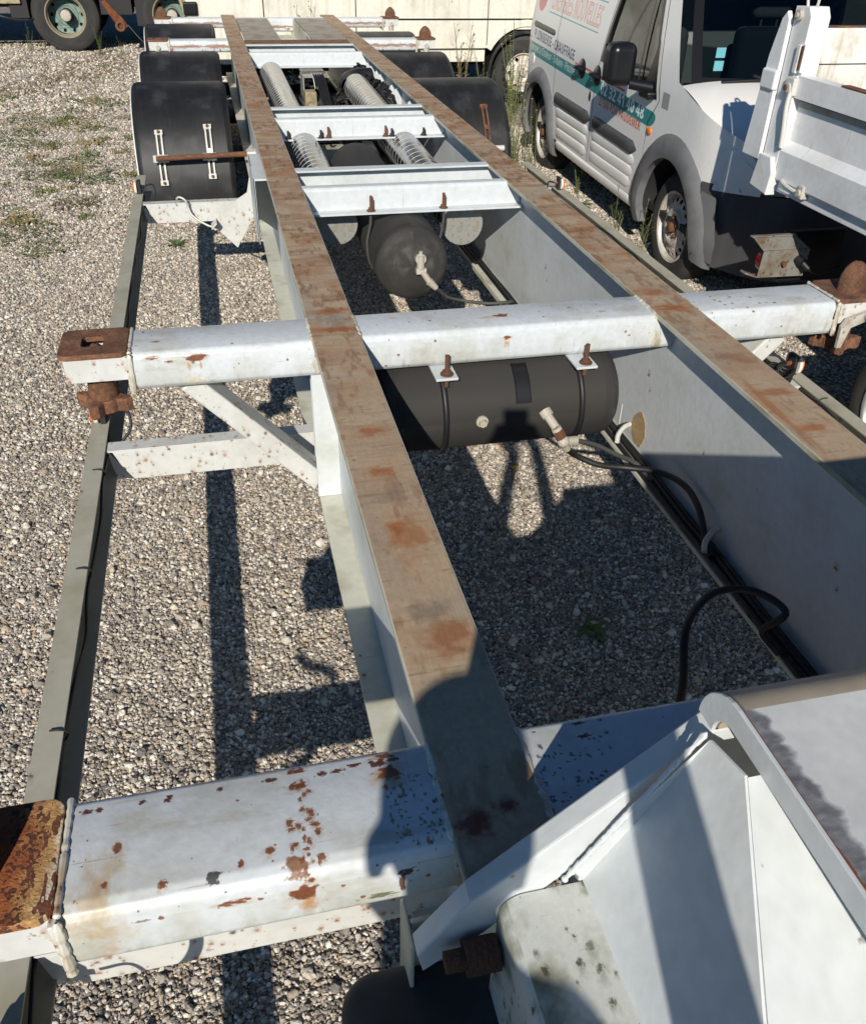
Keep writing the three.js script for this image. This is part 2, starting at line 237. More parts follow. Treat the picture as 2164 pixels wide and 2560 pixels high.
const bolNearL = bolsterTexture(-1.04, 0.55, 71, (b, r) => {
  for (let i = 0; i < 16; i++) b(-1.02 + 0.5 * r(), 0.002 + 0.006 * r(), 0.004 + 0.008 * r(), 0.004, [84, 48, 38], 0.95, 0.8, 500 + i);
  for (let i = 0; i < 7; i++) b(-1.022 + 0.05 * r(), 0.03 + 0.2 * r(), 0.012 + 0.02 * r(), 0.02 + 0.03 * r(), [170, 138, 98], 0.4, 1, 540 + i, 1);
  b(-0.753, 0.178, 0.019, 0.017, RU, 1, 0.7, 1); b(-0.750, 0.205, 0.012, 0.016, ST, 0.8, 0.8, 2, 0.8); b(-0.759, 0.135, 0.017, 0.017, [122, 84, 58], 0.9, 0.9, 3, 0.4);
  for (let i = 0; i < 34; i++) b(-0.745 + (r() - 0.5) * 0.035, 0.015 + r() * 0.15, 0.002 + 0.004 * r(), 0.002 + 0.004 * r(), RU, 0.85, 1, 10 + i);
  b(-0.747, 0.02, 0.012, 0.006, RU, 1, 0.9, 4); b(-0.624, 0.024, 0.016, 0.010, RU, 1, 1, 5); b(-0.624, 0.03, 0.03, 0.02, ST, 0.4, 1, 6, 0.8);
  b(-0.973, 0.066, 0.006, 0.008, RU, 0.9, 0.5, 7); b(-0.789, 0.110, 0.006, 0.006, RU, 0.9, 0.5, 8); b(-0.825, 0.12, 0.004, 0.006, RU, 0.9, 0.4, 9); b(-0.859, 0.131, 0.010, 0.009, [70, 70, 66], 0.95, 0.7, 10);
  b(-0.837, 0.170, 0.020, 0.005, RU, 0.9, 1, 11); b(-0.919, 0.128, 0.006, 0.006, RU, 0.9, 1, 12); b(-0.985, 0.115, 0.004, 0.005, RU, 0.9, 0.6, 13); b(-0.947, 0.172, 0.010, 0.003, [120, 106, 92], 0.8, 0.8, 14);
  b(-0.625, 0.178, 0.014, 0.007, [52, 42, 40], 0.95, 1, 15); b(-0.630, 0.20, 0.005, 0.022, [92, 60, 46], 0.9, 0.8, 16); b(-0.66, 0.218, 0.025, 0.005, [84, 92, 62], 0.8, 1, 17);
  for (let i = 0; i < 90; i++) b(-0.60 + (r() - 0.5) * 0.07, 0.03 + r() * 0.11, 0.001 + 0.003 * r(), 0.001 + 0.003 * r(), [124, 104, 66], 0.75, 1, 40 + i);
  b(-1.0, 0.15, 0.04, 0.06, [176, 164, 136], 0.5, 1, 18, 0.9); for (let i = 0; i < 9; i++) b(-1.0 + i * 0.045, 0.245, 0.012, 0.03, [160, 162, 128], 0.35, 1, 80 + i, 0.8);
}, 70, 0.8);
const bolMidL = bolsterTexture(-1.04, 0.55, 72, (b) => { b(-0.97, 0.079, 0.013, 0.004, RU, 0.95, 0.8, 1); b(-0.873, 0.163, 0.022, 0.010, RU, 1, 0.8, 2); b(-0.852, 0.158, 0.012, 0.006, RU, 1, 0.6, 3); b(-0.89, 0.185, 0.005, 0.016, ST, 0.7, 0.7, 4, 0.7); b(-0.86, 0.182, 0.004, 0.015, ST, 0.7, 0.7, 5, 0.7); b(-0.981, 0.155, 0.016, 0.004, RU, 0.9, 1, 6); b(-0.938, 0.168, 0.01, 0.003, RU, 0.9, 1, 7); b(-0.88, 0.23, 0.03, 0.025, [206, 196, 178], 0.8, 0.7, 8, 0.6); }, 60);
const bolMidC = bolsterTexture(-0.50, 1.02, 73, (b) => { b(-0.012, 0.067, 0.024, 0.012, [132, 70, 34], 1, 0.9, 1, 0.3); b(-0.055, 0.075, 0.035, 0.010, ST, 0.45, 1, 2, 0.9); b(-0.017, 0.172, 0.013, 0.007, [130, 70, 34], 1, 0.6, 3); b(-0.017, 0.19, 0.009, 0.014, ST, 0.7, 0.8, 4, 0.8); b(-0.224, 0.07, 0.005, 0.004, [96, 92, 86], 1, 0.3, 5); b(-0.324, 0.03, 0.012, 0.008, ST, 0.4, 0.8, 6, 0.6); b(0.287, 0.09, 0.016, 0.006, ST, 0.7, 0.9, 7, 0.6); b(0.45, 0.23, 0.012, 0.05, [150, 140, 96], 0.7, 0.8, 8, 0.6); }, 90);
const bolMidR = bolsterTexture(0.51, 0.53, 74, (b, r) => { for (let i = 0; i < 9; i++) b(0.66 + 0.2 * r(), 0.05 + 0.08 * r(), 0.006, 0.004, [92, 76, 72], 0.9, 0.5, i + 3); }, 50);
const bolNearC = bolsterTexture(-0.50, 1.02, 75, (b, r) => { for (let i = 0; i < 120; i++) b(-0.40 + (r() - 0.5) * 0.1 * (1 + r()), 0.02 + r() * 0.12, 0.001 + 0.003 * r(), 0.001 + 0.003 * r(), [70, 76, 66], 0.75, 1, i); b(-0.34, 0.02, 0.01, 0.004, RD, 1, 0.8, 200); b(-0.30, 0.12, 0.010, 0.006, RD, 1, 0.8, 201); b(-0.29, 0.09, 0.006, 0.005, RD, 1, 0.8, 202); }, 40);
const bolFar = bolsterTexture(-1.1, 1.1, 76, (b, r) => { for (let i = 0; i < 26; i++) b(-1.1 + 1.1 * r(), 0.17 + 0.1 * r() * r(), 0.004 + 0.006 * r(), 0.004 + 0.02 * r(), [120, 76, 50], 0.7, 0.9, i + 9, 0.5); for (let i = 0; i < 8; i++) b(-1.1 + i * 0.14, 0.16, 0.1, 0.014, [142, 104, 84], 0.8, 0.9, i + 60, 0.4); }, 90);
// ---------------------------------------------------------------- ground
function groundHeight(x, z) { return mix(0.03, 0.115, sstep(-0.9, -2.3, z)) * sstep(0.35, 1.55, x) * sstep(-8.2, -5.2, z) + 0.02 * (fbm(x * 0.5 + 9, z * 0.5 + 4, 3, 5) - 0.5); }
const tGravel = (() => {                                           // colour of stones too far off to tell apart, and of the grit between the near ones
  const N = 1024, cells = 150, d = rng(411), pal = [[206, 196, 180], [184, 173, 158], [158, 148, 136], [132, 124, 115], [104, 98, 94], [176, 154, 126], [222, 215, 202], [168, 159, 148]];
  const cx = new Float32Array(cells * cells), cy = new Float32Array(cells * cells), ci = new Uint8Array(cells * cells), cr = new Float32Array(cells * cells);
  for (let i = 0; i < cells * cells; i++) { cx[i] = d(); cy[i] = d(); ci[i] = Math.floor(d() * pal.length); cr[i] = 0.35 + 0.4 * d(); }
  const hgt = new Float32Array(N * N);
  const t = colourTexture(N, N, (u, v) => {
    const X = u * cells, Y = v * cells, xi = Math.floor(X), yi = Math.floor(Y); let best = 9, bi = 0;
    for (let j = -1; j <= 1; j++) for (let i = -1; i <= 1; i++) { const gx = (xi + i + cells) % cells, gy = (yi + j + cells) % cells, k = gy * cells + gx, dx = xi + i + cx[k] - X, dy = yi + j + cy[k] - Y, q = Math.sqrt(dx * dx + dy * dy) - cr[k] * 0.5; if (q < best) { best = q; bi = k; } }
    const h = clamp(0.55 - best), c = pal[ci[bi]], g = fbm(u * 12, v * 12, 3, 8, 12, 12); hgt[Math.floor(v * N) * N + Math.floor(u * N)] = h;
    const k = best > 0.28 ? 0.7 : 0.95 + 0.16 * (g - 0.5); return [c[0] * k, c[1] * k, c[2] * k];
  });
  const hb = greyTexture(N, N, (u, v) => hgt[Math.floor(v * N) * N + Math.floor(u * N)] * 1.3);
  return { t, hb };
})();
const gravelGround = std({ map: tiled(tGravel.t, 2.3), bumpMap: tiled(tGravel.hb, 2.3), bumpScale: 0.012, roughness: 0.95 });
{
  const xs = [], zs = []; const axis = (a, list, far) => { for (let v = -far; v < a[0]; v += 8) list.push(v); for (let v = a[0]; v <= a[1]; v += 0.25) list.push(v); for (let v = a[1] + 8; v <= far; v += 8) list.push(v); };
  axis([-7, 7], xs, 120); axis([-18, 4], zs, 120);
  const P = [], U = [], I = []; for (const z of zs) for (const x of xs) { P.push(x, groundHeight(x, z), z); U.push(x, z); }
  const W = xs.length; for (let j = 0; j < zs.length - 1; j++) for (let i = 0; i < W - 1; i++) { const a = j * W + i; I.push(a, a + W, a + 1, a + 1, a + W, a + W + 1); }
  const g = new THREE.BufferGeometry(); g.setAttribute('position', new THREE.Float32BufferAttribute(P, 3)); g.setAttribute('uv', new THREE.Float32BufferAttribute(U, 2)); g.setIndex(I); g.computeVertexNormals();
  structure('ground', g, gravelGround);
}
{ // loose stones, far too many to count
  camera.updateMatrixWorld(); const inv = camera.matrixWorld.clone().invert(), pm = new THREE.Matrix4().multiplyMatrices(new THREE.PerspectiveCamera(74, 1, 0.1, 100).projectionMatrix, inv), q = new THREE.Vector3();
  let g = mergeVertices(new THREE.IcosahedronGeometry(1, 1).deleteAttribute('uv').deleteAttribute('normal'), 1e-4); const p = g.attributes.position, r0 = rng(5);
  for (let i = 0; i < p.count; i++) { const k = 0.78 + 0.4 * r0(); p.setXYZ(i, p.getX(i) * k, p.getY(i) * k * 0.9, p.getZ(i) * k); }
  g = g.toNonIndexed(); g.computeVertexNormals();
  const r = rng(99), M = [], C = [], pal = [[206, 196, 180], [184, 173, 158], [160, 150, 137], [138, 129, 119], [216, 209, 196], [116, 109, 102], [176, 154, 124], [228, 223, 212], [150, 134, 114], [92, 87, 83], [128, 121, 114], [76, 72, 70]].map((c) => rgb(...c.map((v, i) => [163, 154, 142][i] + 0.74 * (v - [148, 138, 125][i]))));
  const earth = [[112, 98, 76], [98, 90, 66], [132, 118, 94]].map((c) => rgb(...c)); const m = new THREE.Matrix4(), e = new THREE.Euler(), s = new THREE.Vector3(), qt = new THREE.Quaternion();
  const sow = (x0, x1, z0, z1, per, sMin, sMax) => { const n = Math.round((x1 - x0) * (z1 - z0) * per); for (let i = 0; i < n; i++) {
    const x = mix(x0, x1, r()), z = mix(z0, z1, r()); q.set(x, 0, z).applyMatrix4(pm); if (Math.abs(q.x) > 1.06 || Math.abs(q.y) > 1.06 || q.z > 1) continue;
    const k = sMin + (sMax - sMin) * r() ** 2.6, y = groundHeight(x, z) + k * (0.15 + 0.5 * r()); e.set(r() * 6.3, r() * 6.3, r() * 6.3); qt.setFromEuler(e); s.set(k * (0.8 + 0.6 * r()), k * (0.55 + 0.35 * r()), k * (0.75 + 0.5 * r()));
    M.push(m.compose(q.set(x, y, z), qt, s).clone()); const soil = clamp((fbm(x * 0.9 + 30, z * 0.9, 4, 55) - 0.52) * 5) * sstep(-1.2, -2.2, x + 0.0) * sstep(-3, -4.5, z); C.push(soil * 0.55 > r() ? earth[Math.floor(r() * 3)] : pal[Math.floor(r() * pal.length)]);
  } };
  sow(-3.0, 1.4, 0.2, 2.4, 36000, 0.0022, 0.0071); sow(-3.2, 1.5, -1.2, 0.2, 30000, 0.0024, 0.0074); sow(-3.2, 1.7, -1.2, 2.4, 330, 0.008, 0.016);
  sow(-4, 2.2, -4.2, -1.2, 14000, 0.0032, 0.0092); sow(-5, 2.4, -8.6, -4.2, 6000, 0.005, 0.012); sow(-6.5, 0.5, -14.5, -8.6, 1500, 0.009, 0.02);
  const im = new THREE.InstancedMesh(g, std({ roughness: 0.9, color: 0xffffff }), M.length); for (let i = 0; i < M.length; i++) { im.setMatrixAt(i, M[i]); im.setColorAt(i, C[i]); }
  im.name = 'gravel'; im.castShadow = im.receiveShadow = true; im.userData = { kind: 'stuff', label: 'loose pale grey and cream gravel covering the yard', category: 'gravel' }; scene.add(im); console.log('stones', M.length);
}

// ---------------------------------------------------------------- the container trailer (written with y = 0 at the top of its beams, which stand 1 m above the ground)
const trailer = thing('container_trailer', 'long white skeletal container trailer with rusty beam tops', 'trailer', [0, 0, -3]);
const TS = V(0, 1, 3);
const tp = (name, g, m, label) => part(trailer, name, g, m, TS, label);
const sub = (p, name, g, m, label) => part(p, name, g, m, null, label);
const BL = [-0.563, -0.433], BR = [0.437, 0.574], WL = -0.497, WR = 0.508;   // beam flanges and webs
function flangePiece(x0, x1, z0, z1, tz0, len) {
  const g = box(x0, x1, -0.016, 0, z0, z1, 0.003), p = g.attributes.position, uv = g.attributes.uv;
  for (let i = 0; i < p.count; i++) uv.setXY(i, (p.getX(i) - x0) / (x1 - x0), (p.getZ(i) - tz0) / len); return g;
}
function edgeBead(x, z0, z1, s, seed) { // thick ragged paint along a flange edge
  return weldBead(V(x, -0.008, z0), V(x, -0.008, z1), 0.0055 * s, seed);
}
for (const [F, web, seed] of [[BL, WL, 0], [BR, WR, 1]]) {
  const front = seed ? 1.66 : 1.69;
  const beam = tp('main_beam', [box(web - 0.006, web + 0.006, -0.52, -0.012, -7.97, front, 0.001)], paint);
  sub(beam, 'bottom_flange', box(web - 0.072, web + 0.066, -0.536, -0.521, -7.96, front - 0.01, 0.002), paintDirty);
  sub(beam, 'top_flange', flangePiece(F[0], F[1], -2.1, front, -2.1, 3.8), flangeMat(flNear(seed, seed ? 52 : 51)), 'worn tan top flange with rust blotches');
  sub(beam, 'top_flange', flangePiece(F[0], F[1], -7.98, -2.1, -8, 6), flangeMat(seed ? (() => { const t = flFar.clone(); t.offset.set(0, 0.37); t.needsUpdate = true; return t; })() : flFar), 'brown rusted rear stretch of top flange');
  for (const x of F) sub(beam, 'flange_edge', box(x - 0.0012, x + 0.0012, -0.0145, -0.0015, -7.9, front - 0.004, 0.0005), paintDirty);
}
// bolsters
const bolSec = (z, d = 0.0875, h = 0.108, r = 0.024) => { const pts = [[z - d + r, -0.004]]; const n = 6, arc = (cz, cy, a0) => { for (let i = 0; i <= n; i++) { const a = (a0 - i * 90 / n) * Math.PI / 180; pts.push([cz + r * Math.cos(a), cy + r * Math.sin(a)]); } }; arc(z + d - r, -0.004 - r, 90); arc(z + d - r, -0.004 - h + r, 0); arc(z - d + r, -0.004 - h + r, -90); arc(z - d + r, -0.004 - r, 180); return pts; };
const bol = (z, x0, x1, m, label, d, h) => tp('bolster', sweepX(bolSec(z, d, h), x0, x1), m, label);
const bolsters = [
  bol(1.552, -1.037, WL - 0.006, bolNearL, 'wide white bolster arm with rust spots and peeling paint'), bol(1.552, WL + 0.006, WR - 0.006, bolNearC), bol(1.552, WR + 0.006, 1.03, bolMidR),
  bol(0, -1.037, WL - 0.006, bolMidL), bol(0, WL + 0.006, WR - 0.006, bolMidC, 'white cross bolster with rust spot over the transverse air tank'), bol(0, WR + 0.006, 1.03, bolMidR),
  bol(-6.12, -1.05, WL - 0.006, bolFar, undefined, 0.075, 0.09), bol(-6.12, WR + 0.006, 1.05, bolFar, undefined, 0.075, 0.09), bol(-7.76, -1.06, WL - 0.006, bolFar, undefined, 0.075, 0.085), bol(-7.76, WR + 0.006, 1.06, bolFar, undefined, 0.075, 0.085), bol(-7.76, WL + 0.006, WR - 0.006, bolFar, undefined, 0.06, 0.12)];
for (const [i, z, x] of [[0, 1.552, BL[0]], [1, 1.552, BL[1]], [3, 0, BL[0]], [4, 0, BL[1]], [4, 0, BR[0]], [5, 0, BR[1]]]) sub(bolsters[i], 'weld', [weldBead(V(x, -0.006, z - 0.08), V(x, -0.006, z + 0.08), 0.006, i + x * 10), weldBead(V(x, -0.006, z + 0.082), V(x < 0 ? x - 0.01 * Math.sign(x + 0.5) : x, -0.1, z + 0.088), 0.004, i + 3)], weldMat);
// corner castings with their twist locks
function twistCone() { // raised pointed lock
  const rings = [[0.052, 0.031, 0], [0.052, 0.031, 0.028], [0.048, 0.03, 0.045], [0.034, 0.026, 0.066], [0.018, 0.015, 0.082], [0.004, 0.004, 0.088]], P = [], n = 16, pt = (a, b, y, k) => { const t = k / n * 2 * Math.PI, c = Math.cos(t), s = Math.sin(t), e = 0.55; return V(a * Math.sign(c) * Math.abs(c) ** e, y, b * Math.sign(s) * Math.abs(s) ** e); };
  for (let i = 0; i < rings.length - 1; i++) for (let k = 0; k < n; k++) { const A = pt(...rings[i], k), B = pt(...rings[i], k + 1), C = pt(...rings[i + 1], k + 1), D = pt(...rings[i + 1], k); for (const p of [A, C, B, A, D, C]) P.push(p.x, p.y, p.z); }
  const g = new THREE.BufferGeometry(); g.setAttribute('position', new THREE.Float32BufferAttribute(P, 3)); g.computeVertexNormals(); return boxUV(toCreasedNormals(g, 0.7));
}
const coneGeo = twistCone();
function cornerCasting(s, z, raised, far, plateMat = rust) {
  const edgeOut = s < 0 && z > 1, xi = 1.036, xo = 1.212, xc = edgeOut ? 1.142 : 1.13, hd = far ? 0.075 : 0.085, hole = [[0.03, 0.026], [0.022, 0.034], [-0.022, 0.034], [-0.03, 0.026], [-0.03, -0.026], [-0.022, -0.034], [0.022, -0.034], [0.03, -0.026]].map(([a, b]) => [s * xc + a, z + b]);
  const X = (a, b) => s < 0 ? [-b, -a] : [a, b], rr = roundRect(...X(xi + 0.004, xo), z - hd, z + hd, 0.022);
  const b = tp('corner_casting', [box(...X(xi, xo - 0.012), -0.078, -0.012, z + hd - 0.016, z + hd - 0.006, 0.002), box(...X(xi, xo - 0.012), -0.078, -0.012, z - hd + 0.006, z - hd + 0.016, 0.002), box(...X(xo - 0.022, xo - 0.012), -0.076, -0.013, z - hd + 0.016, z + hd - 0.016, 0.001), box(...X(xi, xi + 0.012), -0.11, -0.012, z - hd, z + hd + 0.004, 0.003), box(...X(xi + 0.012, xo - 0.022), -0.078, -0.068, z - hd + 0.016, z + hd - 0.016, 0.001)], paintSpeck);
  sub(b, 'top_plate', prism(rr, 'y', -0.012, 0.002, 0.002, raised ? undefined : [hole]), plateMat, 'rusty top plate of corner casting');
  sub(b, 'weld', [weldBead(V(s * (xi - 0.001), -0.003, z - hd), V(s * (xi - 0.001), -0.003, z + hd), 0.0045, z * 7 + s), weldBead(V(s * (xi - 0.001), -0.003, z + hd + 0.004), V(s * (xi + 0.002), -0.112, z + hd + 0.006), 0.006, z * 3)], weldMat);
  const lock = coneGeo.clone(); if (raised) { lock.rotateY(far ? 0 : edgeOut ? 1.57 : 0.5); lock.translate(s * xc, 0.002, z); } else { lock.scale(0.5, 0.6, 0.9); lock.rotateY(0.2); lock.translate(s * xc + 0.006, -0.055, z + 0.004); }
  sub(b, 'twist_lock', lock, rust);
  const yb = -0.078; if (!edgeOut && !far) {
    const n = sub(b, 'lock_shank', lathe([[0.037, 0], [0.039, 0.018], [0.034, 0.024], [0.037, 0.05], [0.041, 0.078], [0.041, 0.085], [0.0001, 0.085]].map(([r, t]) => [r, t]), V(s * xc, yb, z), V(s * xc, yb - 1, z), 20), rust);
    const star = []; for (let k = 0; k < 32; k++) { const a = k / 32 * 2 * Math.PI, w = Math.cos(4 * a), R = 0.046 + 0.034 * Math.max(0, w); star.push([s * xc + R * Math.cos(a + 0.35), z + R * Math.sin(a + 0.35)]); }
    sub(n, 'star_nut', prism(star, 'y', yb - 0.115, yb - 0.075, 0.005), rust);
    sub(n, 'bolt', cyl(V(s * xc, yb - 0.115, z), V(s * xc, yb - 0.135, z), 0.014), rust);
  } else if (far) sub(b, 'lock_ring', [cyl(V(s * xc, -0.055, z + hd - 0.004), V(s * xc, -0.055, z + hd + 0.012), 0.018), cyl(V(s * xc, -0.115, z + hd - 0.02), V(s * xc, -0.075, z + hd - 0.02), 0.026)], castGrey);
  return b;
}
const tCast = colourTexture(512, 512, (u, v) => { // rust creeping in from the outer end, stained cream paint left by the weld
  const x = -1.22 + u * 0.2, z = v, n = fbm(u * 9, v * 9, 5, 801), f = fbm(u * 46, v * 46, 3, 802), st = fbm(u * 14, v * 2.5, 3, 803), d = x + 1.036 + 0.03 * (n - 0.5) + 0.02 * (st - 0.5), k = 0.82 + 0.36 * f;
  const rustC = [mix(120, 172, n), mix(62, 98, n), mix(32, 52, n)], stain = [mix(168, 190, n), mix(128, 150, n), mix(78, 100, n)], cream = [204, 196, 178];
  let c = d < -0.05 ? rustC : d < -0.022 ? stain.map((s, i) => mix(rustC[i], s, clamp((d + 0.05) / 0.02))) : cream.map((s, i) => mix(stain[i], s, clamp((d + 0.022) / 0.016)));
  if (d < -0.03 && d > -0.068 && f > 0.56) c = [78, 46, 32]; if (d > -0.035 && fbm(u * 22, v * 8, 3, 806) > 0.62) c = [104, 64, 44]; return c.map((q) => q * k); });
tCast.repeat.set(5, 5); tCast.offset.set(1.22 * 5, -1.46 * 5);
cornerCasting(-1, 1.552, true, false, std({ map: tCast, roughness: 0.9, bumpMap: tiled(bumpFine, 0.1), bumpScale: 0.001 })); cornerCasting(1, 1.552, true, false);
const ccL = cornerCasting(-1, 0, false, false), ccR = cornerCasting(1, 0, true, false);
sub(ccR, 'locking_handle', [prism([[1.07, -0.055], [1.15, -0.03], [1.162, -0.045], [1.15, -0.062], [1.09, -0.085], [1.075, -0.15], [1.06, -0.15], [1.055, -0.08]], 'z', 0.09, 0.104, 0.002), cyl(V(1.14, -0.046, 0.1), V(1.14, -0.046, 0.12), 0.017)], castGrey);
for (const z of [-6.12, -7.76]) { cornerCasting(-1, z, z < -7, true); cornerCasting(1, z, true, true); }
// cross members between the beams
const cs = (list) => list;
function crossMember(z, kind) {
  const x0 = WL + 0.007, x1 = WR - 0.007;
  if (kind === 'lip') return tp('cross_member', sweepX([[z, -0.001], [z - 0.055, -0.001], [z - 0.055, -0.15], [z - 0.02, -0.15], [z - 0.02, -0.143], [z - 0.047, -0.143], [z - 0.047, -0.009], [z, -0.009]], x0, x1), paint);
  const R = []; for (let i = 0; i <= 4; i++) { const a = (90 - i * 22.5) * Math.PI / 180; R.push([z - 0.014 + 0.014 * Math.cos(a), -0.015 + 0.014 * Math.sin(a)]); }
  return tp('cross_member', sweepX([[z - 0.05, -0.001], ...R, [z, -0.092], [z + 0.045, -0.094], [z + 0.045, -0.102], [z - 0.008, -0.102], [z - 0.008, -0.009], [z - 0.05, -0.009]], x0, x1), paint);
}
const cmA = crossMember(-1.40, 'zed'); crossMember(-1.69, 'lip'); const cmB = crossMember(-2.785, 'zed'); crossMember(-3.085, 'lip'); crossMember(-5.285, 'zed'); crossMember(-5.72, 'lip');
const stud = (x, z, h) => merge([cyl(V(x, -0.094, z), V(x, -0.094 + h, z), 0.006), cyl(V(x + 0.006, -0.094, z), V(x + 0.006, -0.094 + h * 0.8, z), 0.005), cyl(V(x, -0.0945, z), V(x, -0.08, z), 0.014, 0.012, 6), cyl(V(x, -0.0945, z), V(x, -0.0905, z), 0.019)]);
for (const x of [-0.157, 0.153]) sub(cmA, 'stud', stud(x, -1.378, 0.062), rust);
for (const x of [-0.372, -0.195, -0.155, 0.16, 0.195, 0.374]) sub(cmB, 'stud', stud(x, -2.762, Math.abs(x) < 0.17 ? 0.055 : 0.04), Math.abs(x) < 0.18 ? rust : darkSteel);
// transverse air tank under the middle bolster
const tankProfile = (r, L) => { const o = [[0.001, 0]]; for (let i = 1; i <= 8; i++) { const a = i / 8 * Math.PI / 2; o.push([r * Math.sin(a), 0.04 * (1 - Math.cos(a))]); } o.push([r, 0.056], [r, 0.075], [r + 0.0015, 0.077], [r + 0.0015, L - 0.077], [r, L - 0.075], [r, L - 0.056]); for (let i = 7; i >= 0; i--) { const a = i / 8 * Math.PI / 2; o.push([r * Math.sin(a), L - 0.055 * (1 - Math.cos(a))]); } return o; };
const tk = [0.01, -0.262, 0.14];
const tank1 = tp('air_tank', lathe(tankProfile(tk[2], 0.76), V(-0.4, tk[1], tk[0]), V(1, tk[1], tk[0]), 40), tankMat, 'charcoal air tank lying across under the middle bolster');
for (const x of [-0.207, 0.205]) {
  const ring = []; for (let i = 0; i <= 20; i++) { const a = (70 - i * 11) * Math.PI / 180; ring.push([x + 0.0006 * i, tk[1] + (tk[2] + 0.007) * Math.sin(a), tk[0] + (tk[2] + 0.007) * Math.cos(a)]); }
  sub(tank1, 'strap', tube(ring, 0.009, 60, 8), hoseMat);
  const lug = sub(tank1, 'strap_lug', box(x - 0.03, x + 0.034, -0.121, -0.113, 0.045, 0.158, 0.002), paint);
  sub(lug, 'stud', [cyl(V(x + 0.006, -0.15, 0.132), V(x + 0.006, -0.055, 0.132), 0.0065), cyl(V(x + 0.006, -0.113, 0.132), V(x + 0.006, -0.1, 0.132), 0.014, 0.013, 6), cyl(V(x + 0.006, -0.113, 0.132), V(x + 0.006, -0.109, 0.132), 0.019)], rust);
}
{ const P = []; for (let i = 0; i <= 12; i++) { const a = (68 - i * 4.2) * Math.PI / 180; P.push([tk[0] + (tk[2] + 0.0028) * Math.cos(a), tk[1] + (tk[2] + 0.0028) * Math.sin(a)]); } const Q = P.slice().reverse().map(([z, y]) => [tk[0] + (z - tk[0]) * 0.99, tk[1] + (y - tk[1]) * 0.99]);
  sub(tank1, 'tape_patch', sweepX([...P, ...Q], 0.006, 0.052), std({ color: rgb(30, 30, 31), roughness: 0.35 }), 'black tape patch'); }
const plug = (a, b, m, p) => sub(p, 'drain_plug', [cyl(a, b, 0.012, 0.012, 6), cyl(a, a.clone().lerp(b, 0.35), 0.018, 0.018)], m);
plug(V(-0.096, -0.262, 0.148), V(-0.096, -0.264, 0.168), castGrey, tank1);
{ const a = V(0.094, -0.25, 0.145), d1 = V(0.118, -0.285, 0.19), d2 = V(0.14, -0.325, 0.205), d3 = V(0.16, -0.36, 0.19); const f = sub(tank1, 'hose_fitting', [cyl(a, a.clone().lerp(d1, 0.35), 0.02, 0.02, 6), cyl(a.clone().lerp(d1, 0.3), d1, 0.0135), cyl(d1, d2, 0.017, 0.017, 6), cyl(d2, d3, 0.013), ball(d2.x, d2.y, d2.z, 0.019), cyl(d2, V(0.185, -0.335, 0.19), 0.014)], castGrey, 'pale cast fitting with two hoses'); sub(f, 'collar', cyl(d1.clone().lerp(d2, 0.2), d1.clone().lerp(d2, 0.75), 0.019, 0.019, 6), rust);
  sub(f, 'hose', tube([d3, [0.2, -0.40, 0.17], [0.27, -0.43, 0.19], [0.36, -0.44, 0.21], [0.44, -0.43, 0.27], [0.474, -0.425, 0.36], [0.468, -0.44, 0.47], [0.455, -0.475, 0.54], [0.45, -0.50, 0.6]], 0.0095, 80), hoseMat);
  sub(f, 'hose', tube([[0.185, -0.335, 0.19], [0.26, -0.37, 0.17], [0.34, -0.42, 0.16], [0.42, -0.47, 0.15], [0.455, -0.505, 0.2]], 0.0075, 50), hoseGrey); }
// lengthwise air tank
const tank2 = tp('air_tank', lathe(tankProfile(0.152, 1.6), V(-0.02, -0.262, -1.16), V(-0.02, -0.262, -9), 40), tankMat, 'charcoal air tank lying lengthwise with valve on its end');
{ const f = sub(tank2, 'valve', [cyl(V(-0.036, -0.165, -0.985), V(-0.036, -0.16, -0.95), 0.022), cyl(V(-0.036, -0.2, -0.955), V(-0.036, -0.145, -0.955), 0.016), cyl(V(-0.036, -0.148, -0.955), V(-0.036, -0.128, -0.955), 0.008), box(-0.055, -0.012, -0.222, -0.198, -0.975, -0.945), cyl(V(-0.03, -0.21, -0.955), V(0.0, -0.255, -0.95), 0.013), cyl(V(0.0, -0.255, -0.95), V(0.03, -0.285, -0.95), 0.017, 0.012)].map((g) => g.translate(0.042, -0.068, -0.19)), castGrey);
  sub(f, 'hose', tube([[0.072, -0.353, -1.14], [0.13, -0.41, -1.18], [0.21, -0.44, -1.2], [0.31, -0.44, -1.15], [0.39, -0.44, -1.15], [0.43, -0.46, -1.2], [0.45, -0.5, -1.3]], 0.0075, 60), hoseGrey);
  sub(tank2, 'sticker', prism([[-0.04, -0.372], [0.0, -0.372], [0.0, -0.348], [-0.04, -0.348]], 'z', -1.192, -1.178), std({ color: rgb(150, 152, 120), roughness: 0.5 })); }
for (const x of [-0.16, 0.155]) sub(tank2, 'strap', tube([[x, -0.08, -1.378], [x, -0.14, -1.378], [-0.02 + 0.157 * Math.sign(x), -0.24, -1.378], [-0.02 + 0.13 * Math.sign(x), -0.34, -1.378], [-0.02, -0.417, -1.378]], 0.006, 40), hoseGrey);
